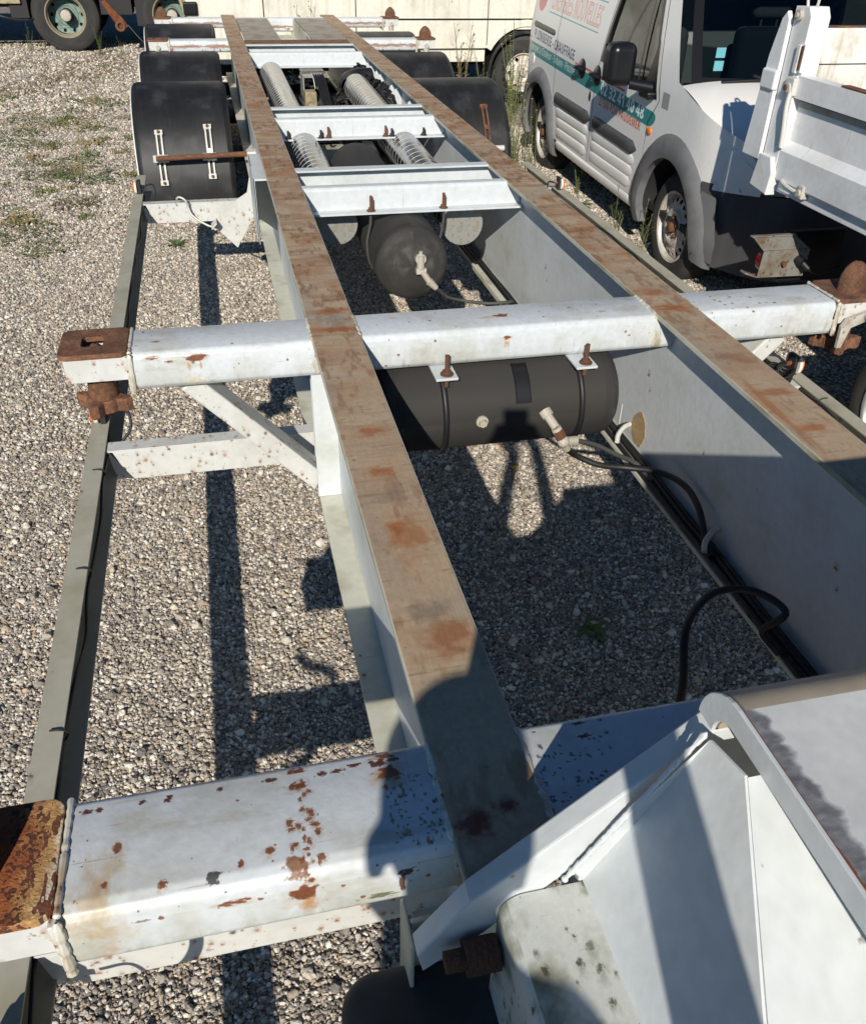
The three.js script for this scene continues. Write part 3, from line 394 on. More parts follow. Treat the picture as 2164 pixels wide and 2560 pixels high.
// bright wrapped cylinders
function wrapped(x, y0, z0, y1, z1, r, label) {
  const a = V(x, y0, z0), b = V(x, y1, z1), L = a.distanceTo(b), p = tp('wrapped_cylinder', lathe([[0.001, 0], [r - 0.004, 0.0], [r, 0.004], [r, L - 0.004], [r - 0.004, L], [0.001, L]], a, b, 36), steel, label), d = b.clone().sub(a).normalize(), R = [];
  for (let t = 0.05; t < L; t += 0.07) { const g = new THREE.TorusGeometry(r + 0.0001, 0.0014, 6, 36); g.applyQuaternion(new THREE.Quaternion().setFromUnitVectors(V(0, 0, 1), d.clone().add(V(0.06, 0.03, 0)).normalize())); const c = a.clone().addScaledVector(d, t); g.translate(c.x, c.y, c.z); R.push(g.toNonIndexed()); }
  sub(p, 'wire_wrap', R, std({ color: rgb(176, 174, 166), roughness: 0.45, metalness: 0.5 }));
  sub(p, 'end_cap', cyl(V(x, y0, z0 + 0.004), V(x, y0, z0 - 0.004), r + 0.003, r + 0.003, 36), zinc); return p;
}
wrapped(0.265, -0.195, -1.47, -0.125, -4.5, 0.088, 'bright wire wrapped cylinder under the rusty beam with pale inner web'); wrapped(-0.288, -0.17, -1.47, -0.12, -5.1, 0.083, 'narrow bright wire wrapped cylinder');
// checker plate deck at the rear
{ const tC = (() => { const h = greyTexture(256, 256, (u, v) => { const X = u * 8, Y = v * 8, i = Math.floor(X), j = Math.floor(Y), s = (i + j) % 2 ? 1 : -1, dx = (X - i - 0.5), dy = (Y - j - 0.5), a = (dx + s * dy) * 0.707, b = (dx - s * dy) * 0.707; return (a / 0.42) ** 2 + (b / 0.13) ** 2 < 1 ? 1 : 0.1; }); return h; })();
  const m = std({ map: tiled(paintTexture(256, 29, { base: [150, 143, 134], dirt: [116, 96, 80], amount: 0.8, specks: 40 }), 0.6), bumpMap: tiled(tC, 0.22), bumpScale: 0.004, roughness: 0.55, metalness: 0.2 });
  const z0 = -7.69, z1 = -6.07; const d = tp('deck_panel', box(-0.425, -0.125, -0.012, -0.003, z0, z1), m, 'grey checker plate deck panel'); tp('deck_panel', box(0.14, 0.43, -0.012, -0.003, z0, z1), m, 'grey checker plate deck panel');
  tp('deck_edge', box(-0.43, 0.43, -0.05, -0.004, -6.06, -5.83), std({ map: tiled(tRust, 0.8), roughness: 0.8 }), 'rusty cross plate at deck edge');
  tp('deck_recess', [box(-0.12, 0.135, -0.16, -0.15, z0, -6.06), box(-0.122, -0.114, -0.15, -0.01, z0, -6.065), box(0.129, 0.137, -0.15, -0.01, z0, -6.065)], paintDirty);
  sub(d, 'drain_hole', cyl(V(0.0, -0.149, -6.35), V(0.0, -0.146, -6.35), 0.05), darkSteel); }
// mudguards, wheels and their stays
function mudguard(s, z, yc, x0, x1, stays) {
  const r = 0.6, sec = [], n = 26, a0 = -6, a1 = 186; for (let i = 0; i <= n; i++) { const a = (a0 + (a1 - a0) * i / n) * Math.PI / 180; sec.push([z + r * Math.cos(a), yc + r * Math.sin(a)]); } for (let i = n; i >= 0; i--) { const a = (a0 + (a1 - a0) * i / n) * Math.PI / 180; sec.push([z + (r - 0.007) * Math.cos(a), yc + (r - 0.007) * Math.sin(a)]); }
  const A = Math.min(s * x0, s * x1), B = Math.max(s * x0, s * x1), lip = (x, w) => { const P = [], m = 26; for (let i = 0; i < m; i++) { const q = [i, i + 1].map((k) => (a0 + (a1 - a0) * k / m) * Math.PI / 180); const e = [[x, r - 0.001], [x + w * 0.55, r - 0.008], [x + w, r - 0.03]]; for (let k = 0; k < 2; k++) { const v = (t, [X, R]) => [X, yc + R * Math.sin(t), z + R * Math.cos(t)]; const [p, o, u, w2] = [v(q[0], e[k]), v(q[1], e[k]), v(q[1], e[k + 1]), v(q[0], e[k + 1])]; for (const c of [p, o, u, p, u, w2]) P.push(...c); } } const g = new THREE.BufferGeometry(); g.setAttribute('position', new THREE.Float32BufferAttribute(P, 3)); g.computeVertexNormals(); return boxUV(toCreasedNormals(g, 0.9)); };
  const g = tp('mudguard', [sweepX(sec, A, B, true), lip(A, -0.035), lip(B, 0.035)], blackPlastic);
  const xo = s < 0 ? A - 0.033 : B + 0.033; const edge = []; for (let i = 0; i <= 20; i++) { const a = (-4 + 150 * i / 20) * Math.PI / 180; edge.push([xo, yc + (r - 0.03) * Math.sin(a), z + (r - 0.03) * Math.cos(a)]); }
  if (s < 0) sub(g, 'edge_trim', tube(edge, 0.006, 60, 6), std({ color: rgb(224, 222, 214), roughness: 0.5 }));
  for (const [x, a0d, m] of stays || []) { const pt = (a, k) => V(x, yc + (r + k) * Math.sin(a * Math.PI / 180), z + (r + k) * Math.cos(a * Math.PI / 180)); const bar = (xa, xb, aa, ab, k0, k1) => { const S = []; for (let i = 0; i <= 6; i++) { const p = pt(mix(aa, ab, i / 6), k1); S.push([p.z, p.y]); } for (let i = 6; i >= 0; i--) { const p = pt(mix(aa, ab, i / 6), k0); S.push([p.z, p.y]); } return sweepX(S, xa, xb); };
    const st = sub(g, 'stay_strap', [bar(x - 0.022, x - 0.009, a0d, a0d + 27, 0.012, 0.018), bar(x + 0.009, x + 0.022, a0d, a0d + 27, 0.012, 0.018), bar(x - 0.022, x + 0.022, a0d + 12, a0d + 15, 0.012, 0.019), bar(x - 0.027, x + 0.027, a0d - 3, a0d, 0.002, 0.02), bar(x - 0.027, x + 0.027, a0d + 27, a0d + 30, 0.002, 0.02)], m);
    for (const a of [a0d - 1.5, a0d + 28.5]) sub(st, 'bolt', cyl(pt(a, 0.02), pt(a, 0.03), 0.011, 0.011, 6), rust); }
  return g;
}
const galv = std({ color: rgb(206, 205, 198), roughness: 0.45, metalness: 0.1 });
const mgL = mudguard(-1, -4.65, -0.7, 1.25, 0.68, [[-1.12, 9, galv], [-0.80, 12, galv]]); mudguard(-1, -6.02, -0.68, 1.25, 0.68); mudguard(-1, -7.36, -0.62, 1.25, 0.68);
const mgR = mudguard(1, -4.65, -0.7, 0.66, 1.3, [[1.15, 22, rust]]); mudguard(1, -6.02, -0.7, 0.66, 1.26); mudguard(1, -7.36, -0.69, 0.66, 1.26);
sub(mgL, 'stay_rod', cyl(V(-1.15, -0.455, -4.0), V(-0.54, -0.44, -4.0), 0.017), rust); for (const g of [box(-1.17, -1.07, -0.485, -0.44, -4.045, -4.02), box(-0.85, -0.76, -0.48, -0.435, -4.045, -4.02), box(-0.56, -0.5, -0.47, -0.42, -4.05, -3.96)]) sub(mgL, 'rod_clamp', g, galv);
sub(mgR, 'stay_rod', cyl(V(0.9, -0.455, -4.0), V(1.24, -0.455, -4.0), 0.02), galv);
for (const z of [-4.65, -6.02, -7.36]) for (const s of [-1, 1]) {
  const w = tp('wheel', lathe([[0.24, -0.17], [0.33, -0.18], [0.385, -0.17], [0.415, -0.14], [0.42, -0.1], [0.42, 0.1], [0.415, 0.14], [0.385, 0.17], [0.33, 0.18], [0.24, 0.17]], V(s * 0.97, -0.58, z), V(s * 2, -0.58, z), 40), rubber);
  sub(w, 'rim', lathe([[0.001, -0.02], [0.1, -0.02], [0.1, 0.06], [0.2, 0.03], [0.235, 0.16], [0.245, 0.165]], V(s * 0.97, -0.58, z), V(s * 2, -0.58, z), 32), galv);
  if (s < 0) tp('axle', cyl(V(-0.85, -0.58, z), V(0.85, -0.58, z), 0.06), darkSteel);
}
// side guards with their arms
function sideGuard(s) {
  const X = (a, b) => s < 0 ? [-b, -a] : [a, b], z0 = -3.45, z1 = 2.35;
  const g = tp('side_guard', [box(...X(1.188, 1.242), -0.426, -0.42, z0, z1, 0.001), box(...X(1.236, 1.242), -0.52, -0.426, z0, z1, 0.001), box(...X(1.17, 1.236), -0.52, -0.514, z0, z1, 0.001)], greyRail, 'weathered grey side guard rail');
  for (const z of [-2.86, -0.19, 1.395]) {
    const y = -0.432, arm = sub(g, 'guard_arm', [prism([[s * 1.17, y], [s * 0.5, y], [s * 0.5, y - 0.1], [s * 1.13, y - 0.1]].map((p) => p), 'z', z + 0.02, z + 0.026, 0.001), box(...X(0.505, 1.186), y, y + 0.006, z - 0.03, z + 0.026, 0.001), prism([[s * 1.186, y - 0.002], [s * 1.172, y - 0.1], [s * 1.125, y - 0.1]], 'z', z + 0.013, z + 0.019)], paintSpeck, 'white guard arm peppered with rust');
  }
  const cable = []; const rr = rng(77 + s); for (let z = 1.9; z > -3.2; z -= 0.16) cable.push([s * (1.196 - 0.012 * rr()), -0.43 - 0.02 * rr() - (Math.sin(z * 4.2) > 0 ? 0.03 : 0), z]);
  const c = sub(g, 'cable', tube(cable, 0.0045, 220, 6), hoseMat);
  for (const z of [1.35, 0.95, 0.42, -0.05, -0.9]) sub(c, 'cable_tie', tube([[s * 1.215, -0.417, z], [s * 1.196, -0.416, z + 0.003], [s * 1.182, -0.428, z], [s * 1.19, -0.45, z]], 0.0025, 14, 5), darkSteel);
  for (const z of s < 0 ? [-0.36, -3.05, 1.62] : [-0.27, -2.78]) { // marker lamps on little stalks
    const L = sub(g, 'marker_lamp', prism(roundRect(z - 0.04, z + 0.04, -0.41, -0.36, 0.02), 'x', s < 0 ? -1.24 : 1.222, s < 0 ? -1.232 : 1.23, 0.002), amber, 'amber side marker lamp');
    sub(L, 'lamp_rim', prism(roundRect(z - 0.046, z + 0.046, -0.416, -0.354, 0.024), 'x', s < 0 ? -1.231 : 1.208, s < 0 ? -1.218 : 1.221, 0.003), std({ color: rgb(220, 218, 208), roughness: 0.5 }));
    sub(L, 'lamp_bracket', box(...X(1.196, 1.214), -0.424, -0.35, z - 0.02, z + 0.03), darkSteel); sub(L, 'plug', cyl(V(s * 1.207, -0.382, z), V(s * 1.18, -0.382, z + 0.01), 0.008), s < 0 ? darkSteel : rustBright); sub(L, 'wire', tube([[s * 1.172, -0.378, z + 0.01], [s * 1.13, -0.37, z + 0.03], [s * 1.12, -0.42, z + 0.07], [s * 1.17, -0.47, z + 0.1]], 0.0045, 24, 6), hoseMat);
  }
  return g;
}
const sgL = sideGuard(-1), sgR = sideGuard(1);
{ const loops = []; for (let k = 0; k < 3; k++) { const P = []; for (let i = 0; i <= 16; i++) { const a = i / 16 * 2 * Math.PI; P.push([1.12 + (0.045 + 0.006 * k) * Math.cos(a), -0.41 + 0.012 * k + 0.01 * Math.sin(3 * a), -0.22 + (0.05 - 0.004 * k) * Math.sin(a)]); } loops.push(tube(P, 0.0055, 50, 6)); } sub(sgR, 'coiled_wire', loops, hoseMat);
  sub(sgR, 'cable', [tube([[1.12, -0.42, -0.17], [1.14, -0.45, 0.0], [1.18, -0.46, 0.2], [1.17, -0.47, 0.5], [1.18, -0.47, 1.0]], 0.007, 60, 6), tube([[0.9, -0.46, 0.08], [1.0, -0.45, 0.0], [1.1, -0.44, -0.1]], 0.006, 30, 6)], hoseMat);
  const bend = tube([[-1.2, -0.16, 1.68], [-1.15, -0.18, 1.70], [-1.075, -0.2, 1.72], [-1.045, -0.29, 1.725], [-1.075, -0.36, 1.73], [-1.14, -0.39, 1.735], [-1.25, -0.395, 1.74]], 0.011, 60, 10); sub(sgL, 'cable', bend, hoseMat, 'looped black cable below the front corner casting'); }
// diagonal braces and web stiffeners by the middle bolster
for (const s of [-1, 1]) {
  const dir = [0.36, -0.39], a = [s * 0.915, -0.105], L = (t, w) => [a[0] - s * dir[0] * t - s * w * 0.735, a[1] + dir[1] * t + w * 0.678];
  tp('diagonal_brace', [prism([L(0.04, -0.032), L(1.0, -0.032), L(0.96, 0.026), L(0.04, 0.026)], 'z', -0.055, 0.035, 0.006)], paintSpeck, 'white diagonal brace peppered with rust');
  tp('web_stiffener', box(...(s < 0 ? [-0.572, -0.503] : [0.514, 0.58]), -0.52, -0.11, 0.055, 0.066, 0.002), paint);
  tp('web_stiffener', box(...(s < 0 ? [-0.565, -0.503] : [0.514, 0.57]), -0.52, -0.11, -0.06, -0.05, 0.002), paint);
}
// bracket and folded plate on the beam ahead of the first mudguard
{ const b = tp('web_bracket', [sweepX([[-1.78, -0.05], [-2.25, -0.05], [-2.25, -0.058], [-1.78, -0.058]], -0.612, -0.503), sweepX([[-1.78, -0.058], [-2.25, -0.058], [-2.25, -0.34], [-1.78, -0.34]], -0.612, -0.604), prism([[-0.604, -0.34], [-0.503, -0.42], [-0.503, -0.058], [-0.604, -0.058]], 'z', -2.25, -2.242)], paint, 'open white box bracket on beam side');
  tp('folded_plate', [prism([[-0.6, -0.28], [-0.505, -0.28], [-0.505, -0.5], [-0.6, -0.5], [-0.7, -0.66], [-0.83, -0.52], [-0.72, -0.42], [-0.62, -0.36]], 'z', -2.75, -2.742, 0.001), prism([[-0.83, -0.52], [-0.8, -0.49], [-0.8, -0.5], [-0.83, -0.53]], 'z', -2.742, -2.66)], paintSpeck, 'cut white plate hanging below the beam');
  const st = tp('steel_strap', tube([[-1.0, -0.4, -2.82], [-0.985, -0.385, -2.8], [-0.955, -0.4, -2.79], [-0.945, -0.44, -2.8], [-0.93, -0.48, -2.79], [-0.85, -0.53, -2.75], [-0.8, -0.54, -2.73]], 0.006, 40, 5), galv, 'bent loose metal strap'); st.scale.set(1, 1, 1); }
// running gear seen between the beams
{ const r = rng(313), hoses = [];
  for (let k = 0; k < 16; k++) { const x0 = -0.2 + 0.45 * r(), z0 = -3.5 - 1.5 * r(), P = []; let x = x0, y = -0.12 - 0.2 * r(), z = z0; for (let i = 0; i < 5; i++) { P.push([x, y, z]); x += (r() - 0.5) * 0.18; y += (r() - 0.55) * 0.12; z += (r() - 0.5) * 0.3; x = clamp(x, -0.22, 0.4); y = clamp(y, -0.42, -0.04); } hoses.push(tube(P, 0.007 + 0.006 * r(), 40, 6)); }
  const h = tp('air_line', hoses[0], hoseMat); for (const g of hoses.slice(1)) part(h, 'air_line', g, hoseMat);
  const bun = []; for (let k = 0; k < 5; k++) bun.push(tube([[-0.02 + 0.016 * k, -0.06, -4.62], [-0.01 + 0.015 * k, -0.1, -4.5], [0.0 + 0.012 * k, -0.2, -4.15], [0.01 + 0.014 * k, -0.26, -3.75], [0.05 + 0.02 * k, -0.27, -3.45]], 0.0075, 50, 6)); for (const g of bun) part(h, 'air_line', g, hoseMat);
  const knots = []; for (let k = 0; k < 7; k++) { const P = []; for (let i = 0; i < 24; i++) P.push([0.37 + 0.05 * Math.sin(i * 1.7 + k) + 0.03 * r(), -0.09 + 0.04 * Math.cos(i * 2.1 + k) - 0.05 * (i / 24), -5.1 + i * 0.072 + 0.05 * r()]); knots.push(tube(P, 0.008, 180, 6)); } for (const g of knots) part(h, 'air_line', g, hoseMat);
  part(h, 'air_line', tube([[0.22, -0.12, -4.5], [0.22, -0.11, -4.62], [0.3, -0.1, -4.75], [0.42, -0.1, -4.78]], 0.06, 40, 14), hoseMat, null, 'thick black rubber elbow');
  const v = tp('valve_block', [box(-0.13, -0.05, -0.3, -0.1, -4.3, -4.18, 0.01), box(-0.19, -0.1, -0.26, -0.22, -4.24, -4.16, 0.008), box(-0.09, -0.02, -0.24, -0.19, -4.2, -4.12, 0.008), cyl(V(-0.1, -0.18, -4.18), V(-0.1, -0.18, -4.1), 0.025), cyl(V(-0.04, -0.28, -4.2), V(0.02, -0.28, -4.18), 0.02)], tan, 'tan valve block among black air lines'); sub(v, 'valve_bracket', [prism([[-0.1, -0.05], [0.08, -0.05], [0.1, -0.085], [-0.12, -0.085]], 'z', -4.7, -4.66), box(-0.1, 0.07, -0.06, -0.05, -4.85, -4.66), box(-0.11, -0.1, -0.2, -0.05, -4.7, -4.5)], zinc);
  tp('valve_lines', (() => { const o = []; for (let k = 0; k < 4; k++) o.push(tube([[-0.03 + 0.022 * k, -0.055, -4.67], [-0.025 + 0.02 * k, -0.08, -4.6], [-0.02 + 0.018 * k, -0.14, -4.55]], 0.004, 16, 5)); return o; })(), galv, 'row of small bright pipes on the valve bracket');
  tp('axle_plate', [box(-0.2, 0.2, -0.40, -0.385, -3.95, -3.35), prism([[-3.36, -0.385], [-3.34, -0.385], [-3.22, -0.47], [-3.24, -0.47]], 'x', -0.2, 0.17)], paintDirty, 'white plate between the spring hangers');
  tp('suspension_frame', [box(-0.42, 0.42, -0.5, -0.42, -5.15, -5.0), box(-0.3, -0.22, -0.46, -0.36, -5.1, -3.2), box(0.12, 0.2, -0.48, -0.4, -5.1, -3.2), cyl(V(-0.3, -0.3, -4.9), V(0.4, -0.3, -4.9), 0.05)], darkSteel);
  for (const z of [-3.42, -4.02, -4.62, -5.02]) tp('hanger_gusset', [prism([[0.5, -0.03], [0.43, -0.09], [0.43, -0.13], [0.5, -0.3]], 'z', z - 0.006, z + 0.006), prism([[0.5, -0.03], [0.45, -0.07], [0.44, -0.13], [0.5, -0.3]], 'z', z - 0.156, z - 0.144)], paint); }
// conduits and hoses along the inside of the right beam
{ const runs = []; for (let k = 0; k < 3; k++) { const P = [], r = rng(600 + k); for (let z = 1.6; z > -3; z -= 0.25) P.push([0.446 + 0.018 * k + 0.006 * (r() - 0.5), -0.511 + 0.004 * (k % 2), z]); const t = tube(P, 0.008, 160, 7); runs.push(t); }
  const c = tp('conduit', runs[0], hoseMat, 'black conduits lying along the beam foot'); for (const g of runs.slice(1)) part(c, 'conduit', g, hoseMat);
  const clamp1 = (z, a) => part(c, 'conduit_clamp', tube([[0.43, -0.49, z + 0.03], [0.44, -0.475, z + 0.01], [0.47, -0.462, z - 0.015], [0.495, -0.458, z - 0.025]], 0.009, 16, 6), a); clamp1(-0.05, paintSpeck); clamp1(0.56, weldMat); clamp1(-0.8, paintSpeck);
  part(c, 'grind_patch', prism(Array.from({ length: 40 }, (_, i) => { const a = i / 40 * 2 * Math.PI, R = 0.058 * (0.75 + 0.5 * fbm(Math.cos(a) * 2 + 5, Math.sin(a) * 2, 3, 4)); return [-0.02 + R * 0.8 * Math.cos(a), -0.452 + R * Math.sin(a)]; }), 'x', 0.5, 0.5016), std({ map: tiled(colourTexture(128, 128, (u, v) => { const n = fbm(u * 6, v * 30, 4, 5, 6, 30); return [mix(150, 190, n), mix(124, 164, n), mix(88, 128, n)]; }), 0.14), roughness: 0.8 }), null, 'scorched patch on the beam web');
  part(c, 'hose', tube([[0.1, -0.72, 1.1], [0.13, -0.48, 1.06], [0.165, -0.4, 0.97], [0.225, -0.395, 0.90], [0.31, -0.4, 0.845], [0.385, -0.4, 0.85], [0.43, -0.4, 0.895], [0.44, -0.405, 0.945], [0.42, -0.43, 0.945], [0.405, -0.47, 0.93], [0.43, -0.505, 0.98]], 0.0095, 120, 10), hoseMat, null, 'looped black hose');
  tp('guide_rail', box(0.40, 0.428, -0.505, -0.48, -1.75, -0.35), paintDirty); }

// front stop: bent top plate, sloped wall, gusset and panel, right by the camera
{ const tScr = colourTexture(512, 512, (u, v) => { // worn top: u over 0.5 m across, v over 0.5 m along
    const n = fbm(u * 8, v * 8, 4, 301), f = fbm(u * 50, v * 50, 2, 302), k = 0.97 + 0.06 * f, e = u * 0.5 - 0.012 - 0.032 * fbm(v * 26, u * 10, 4, 305) + 0.006 * Math.sin(v * 9);
    if (e < 0 && v > 0.12) { const g = 84 + 60 * fbm(u * 40, v * 90, 4, 303), rr = u * 0.5 < 0.003 + 0.014 * sstep(0.4, 0.6, v) * fbm(v * 30, 1, 2, 307), t = clamp(-e / 0.009) * (0.7 + 0.3 * clamp(fbm(u * 60, v * 90, 3, 309) * 2)), w = [207, 210, 211]; return rr ? [126, 76, 50] : [mix(w[0], g, t), mix(w[1], g * 1.01, t), mix(w[2], g * 1.05, t)]; }
    return [207 * k, 210 * k, 210 * k].map((c) => c - 16 * n); });
  tScr.repeat.set(2, 2); tScr.offset.set(0.61, -1.69 * 2); const topMat = std({ map: tScr, roughness: 0.4 });
  const T = 0.03, zb = 1.69, yt = 0.302, xl = -0.305, xr = 0.62, R = 0.06;
  const arcO = [], arcI = []; for (let i = 0; i <= 8; i++) { const a = (90 + i * 90 / 8) * Math.PI / 180; arcO.push([zb + R + R * Math.cos(a), yt - R + R * Math.sin(a)]); arcI.unshift([zb + R + (R - T) * Math.cos(a), yt - R + (R - T) * Math.sin(a)]); }
  const stop = tp('front_stop', sweepX([[2.5, yt], [zb + R, yt], [zb + R, yt - T], [2.5, yt - T]], xl + 0.002, xr, false), topMat, 'thick white front stop plate with scraped edge');
  { const p = stop.geometry.attributes.position, uv = stop.geometry.attributes.uv; for (let i = 0; i < p.count; i++) uv.setXY(i, p.getX(i), p.getZ(i)); }
  sub(stop, 'fold', sweepX([...arcO, [zb, yt - R - 0.002], [zb + T, yt - R - 0.002], ...arcI], xl + 0.002, xr), std({ map: tiled(colourTexture(128, 128, (u, v) => { const n = fbm(u * 8, v * 8, 4, 9, 8, 8), k = 0.9 + 0.2 * n; return [172 * k, 160 * k, 142 * k]; }), 0.3), roughness: 0.6 }), 'tan worn fold of the front stop');
  sub(stop, 'cut_edge', prism([[2.5, yt + 0.001], ...arcO.map(([z, y]) => [z - 0.0005, y + 0.0005]), [zb, yt - R - 0.002], [zb + T, yt - R - 0.002], ...arcI, [2.5, yt - T - 0.001]], 'x', xl - 0.003, xl + 0.002, 0.001), paint);
  // wall below the fold, its left edge sloping down past the beam
  sub(stop, 'sloped_wall', prism([[xl, yt - R - 0.003], [xr, yt - R - 0.003], [xr, -0.5], [-0.43, -0.5], [-0.43, 0.04], [-0.545, -0.075], [-0.62, -0.135], [-0.628, -0.095], [-0.565, 0.0]], 'z', zb, zb + T, 0.003), paint);
  sub(stop, 'weld', weldBead(V(-0.325, 0.258, 1.735), V(-0.455, 0.02, 1.728), 0.0032, 77), paint);
  // leaning gusset with sloped outer edge
  const A = V(-0.425, 0.0, 1.72), B = V(-0.425, 0.0, 2.25), C = V(-0.42, 0.012, 2.16), C2 = V(-0.321, 0.268, 1.8), D = V(-0.327, 0.258, 1.745), E = V(-0.445, 0.03, 1.721), th = V(0.003, 0, 0.001);
  const solid = (L, t) => { const P2 = [], pu = (...v) => v.forEach((w) => P2.push(w.x, w.y, w.z)), M = L.map((w) => w.clone().add(t)); for (let i = 1; i < L.length - 1; i++) { pu(L[0], L[i], L[i + 1]); pu(M[0], M[i + 1], M[i]); } for (let i = 0; i < L.length; i++) { const j = (i + 1) % L.length; pu(L[i], M[i], M[j], L[i], M[j], L[j]); } const g = new THREE.BufferGeometry(); g.setAttribute('position', new THREE.Float32BufferAttribute(P2, 3)); g.computeVertexNormals(); return boxUV(g); };
  sub(stop, 'gusset', solid([A, B, C, C2, D, E], th), paint);
  sub(stop, 'brace_panel', solid([V(-0.319, 0.268, 1.803), V(-0.43, -0.018, 2.212), V(-0.1, -0.018, 2.212), V(0.02, 0.268, 1.803)], V(0, -0.006, -0.004)), paint);
  // nose of the beam in front of the wall, its edge rolled over
  sub(stop, 'upright', box(-0.1, xr, yt + 0.001, 0.462, zb + 0.01, zb + 0.2, 0.012), paint, 'white upright block on the front stop');
  const moss = std({ map: tiled(paintTexture(512, 41, { base: [196, 199, 194], dirt: [92, 92, 62], amount: 0.95, specks: 160, rust: [70, 72, 54], maxR: 0.02 }), 0.28), roughness: 0.7 });
  const arc = []; for (let i = 0; i <= 8; i++) { const a = i * 90 / 8 * Math.PI / 180; arc.push([-0.498 - 0.032 * Math.sin(a), -0.032 + 0.032 * Math.cos(a)]); }
  sub(stop, 'nose_plate', prism([[-0.405, 0], ...arc, [-0.53, -0.35], [-0.518, -0.35], ...arc.slice().reverse().map(([x, y]) => [x + 0.012, y - 0.012]), [-0.405, -0.012]], 'z', 1.722, 2.6), moss, 'mossy white rolled nose plate');
  const bolt = sub(stop, 'bolt', [cyl(V(-0.6, -0.075, 1.745), V(-0.535, -0.075, 1.745), 0.013), cyl(V(-0.575, -0.075, 1.745), V(-0.535, -0.075, 1.745), 0.024, 0.024, 6)], rust, 'rusty bolt under the nose plate');
  tp('nose_web', [box(-0.625, -0.535, -0.5, -0.112, 1.66, 1.668), box(-0.632, -0.626, -0.5, -0.112, 1.63, 1.70)], paintDirty);
  tp('black_box', (() => { const g = new RoundedBoxGeometry(0.235, 0.16, 0.5, 6, 0.05); g.translate(-0.607, -0.29, 1.90); return boxUV(g); })(), std({ map: tiled(colourTexture(256, 256, (u, v) => { const n = fbm(u * 6, v * 6, 5, 60, 6, 6); const k = 34 + 26 * n * n * 2; return [k, k * 1.04, k * 1.1]; }), 0.4), roughness: 0.65 }), 'dusty black rounded plastic box under the nose'); }
// ---------------------------------------------------------------- wheels for road vehicles: axis along x, outer face towards -x
function roadWheel(parent, x, y, z, R, rimR, w, o = {}) {
  const { rimMat = galv, holes = 18, axis = V(-1, 0, 0), hub = castGrey, dish = 0.035, bolts = 5, hubR = 0.035, sag = 0, deep = 0 } = o;
  const c = V(x, y, z), L = (prof, seg) => lathe(prof, c, c.clone().add(axis), seg);
  const tg = L([[rimR * 0.98, -w], [rimR + 0.02, -w - 0.004], [mix(rimR, R, 0.6), -w - 0.006], [R - 0.025, -w + 0.012], [R - 0.006, -w + 0.03], [R, -w + 0.05], [R, -0.045], [R - 0.006, -0.028], [R - 0.022, -0.01], [mix(rimR, R, 0.6), 0.008], [rimR + 0.03, 0.004], [rimR + 0.012, -0.002], [rimR * 0.98, -0.006], [rimR * 0.96, -0.03]], 56);
  if (sag) { const p = tg.attributes.position, f = y - R + sag; for (let i = 0; i < p.count; i++) { const d = p.getY(i) - (y - R); if (d < sag * 2.2) p.setY(i, Math.max(p.getY(i), f + d * 0.05)); } }
  const t = part(parent, 'wheel', tg, rubber); const g = [], gr = [];
  for (let k = 0; k < 3; k++) gr.push(0);
  const rim = part(t, 'rim', L([[rimR * 0.99, -0.012], [rimR * 1.02, -0.004], [rimR * 1.0, 0.003], [rimR * 0.95, -0.004], [rimR * 0.93, -0.02], [rimR * 0.9, -0.05], [rimR * 0.86, -0.055]], 48), rimMat);
  const sh = new THREE.Shape(); sh.absarc(0, 0, rimR * 0.9, 0, 2 * Math.PI); const N = holes, hr = rimR * 0.77;
  for (let k = 0; k < N; k++) { const a = k / N * 2 * Math.PI, h = new THREE.Path(), rx = Math.min(rimR * 0.09, hr * Math.PI / N * 0.55); h.absellipse(hr * Math.cos(a), hr * Math.sin(a), o.holeR || rimR * 0.075, o.holeR || rx, 0, 2 * Math.PI, true, a); sh.holes.push(h); }
  const dg = new THREE.ExtrudeGeometry(sh, { depth: 0.004, bevelEnabled: false, curveSegments: 24 }); { const p = dg.attributes.position; for (let i = 0; i < p.count; i++) { const r = Math.hypot(p.getX(i), p.getY(i)) / rimR; p.setZ(i, p.getZ(i) - 0.05 - deep + dish * Math.sin(clamp((1 - r) * 2.2) * Math.PI / 2)); } dg.computeVertexNormals(); }
  dg.applyQuaternion(new THREE.Quaternion().setFromUnitVectors(V(0, 0, 1), axis)); dg.translate(x, y, z); part(rim, 'wheel_disc', boxUV(dg), o.discMat || rimMat);
  part(rim, 'bowl', L([[rimR * 0.93, -0.05], [rimR * 0.9, -0.1 - deep], [0.001, -0.1 - deep]], 24), darkSteel);
  part(rim, 'disc_bulge', L([[rimR * 0.62, -0.05 + dish * 0.72 - deep], [rimR * 0.5, -0.03 + dish * 0.9 - deep], [rimR * 0.4, -0.034 + dish * 0.9 - deep], [rimR * 0.33, -0.055 + dish - deep], [0.001, -0.055 + dish - deep]], 32), o.discMat || rimMat);
  const off = -0.055 + dish - deep, U = axis.x ? V(0, 0, 1) : V(1, 0, 0); part(rim, 'hub', [L([[hubR, off], [hubR, off + (o.hubOut || 0.03)], [hubR * 0.8, off + (o.hubOut || 0.03) + 0.01], [0.001, off + (o.hubOut || 0.03) + 0.012]], 20)], hub);
  for (let k = 0; k < bolts; k++) { const a = k / bolts * 2 * Math.PI + 0.4, b = rimR * (o.boltR || 0.27), p = c.clone().addScaledVector(U, b * Math.cos(a)).add(V(0, b * Math.sin(a), 0)).addScaledVector(axis, off); part(rim, 'wheel_nut', cyl(p, p.clone().addScaledVector(axis, 0.022), 0.011, 0.01, 6), hub); }
  return t;
}
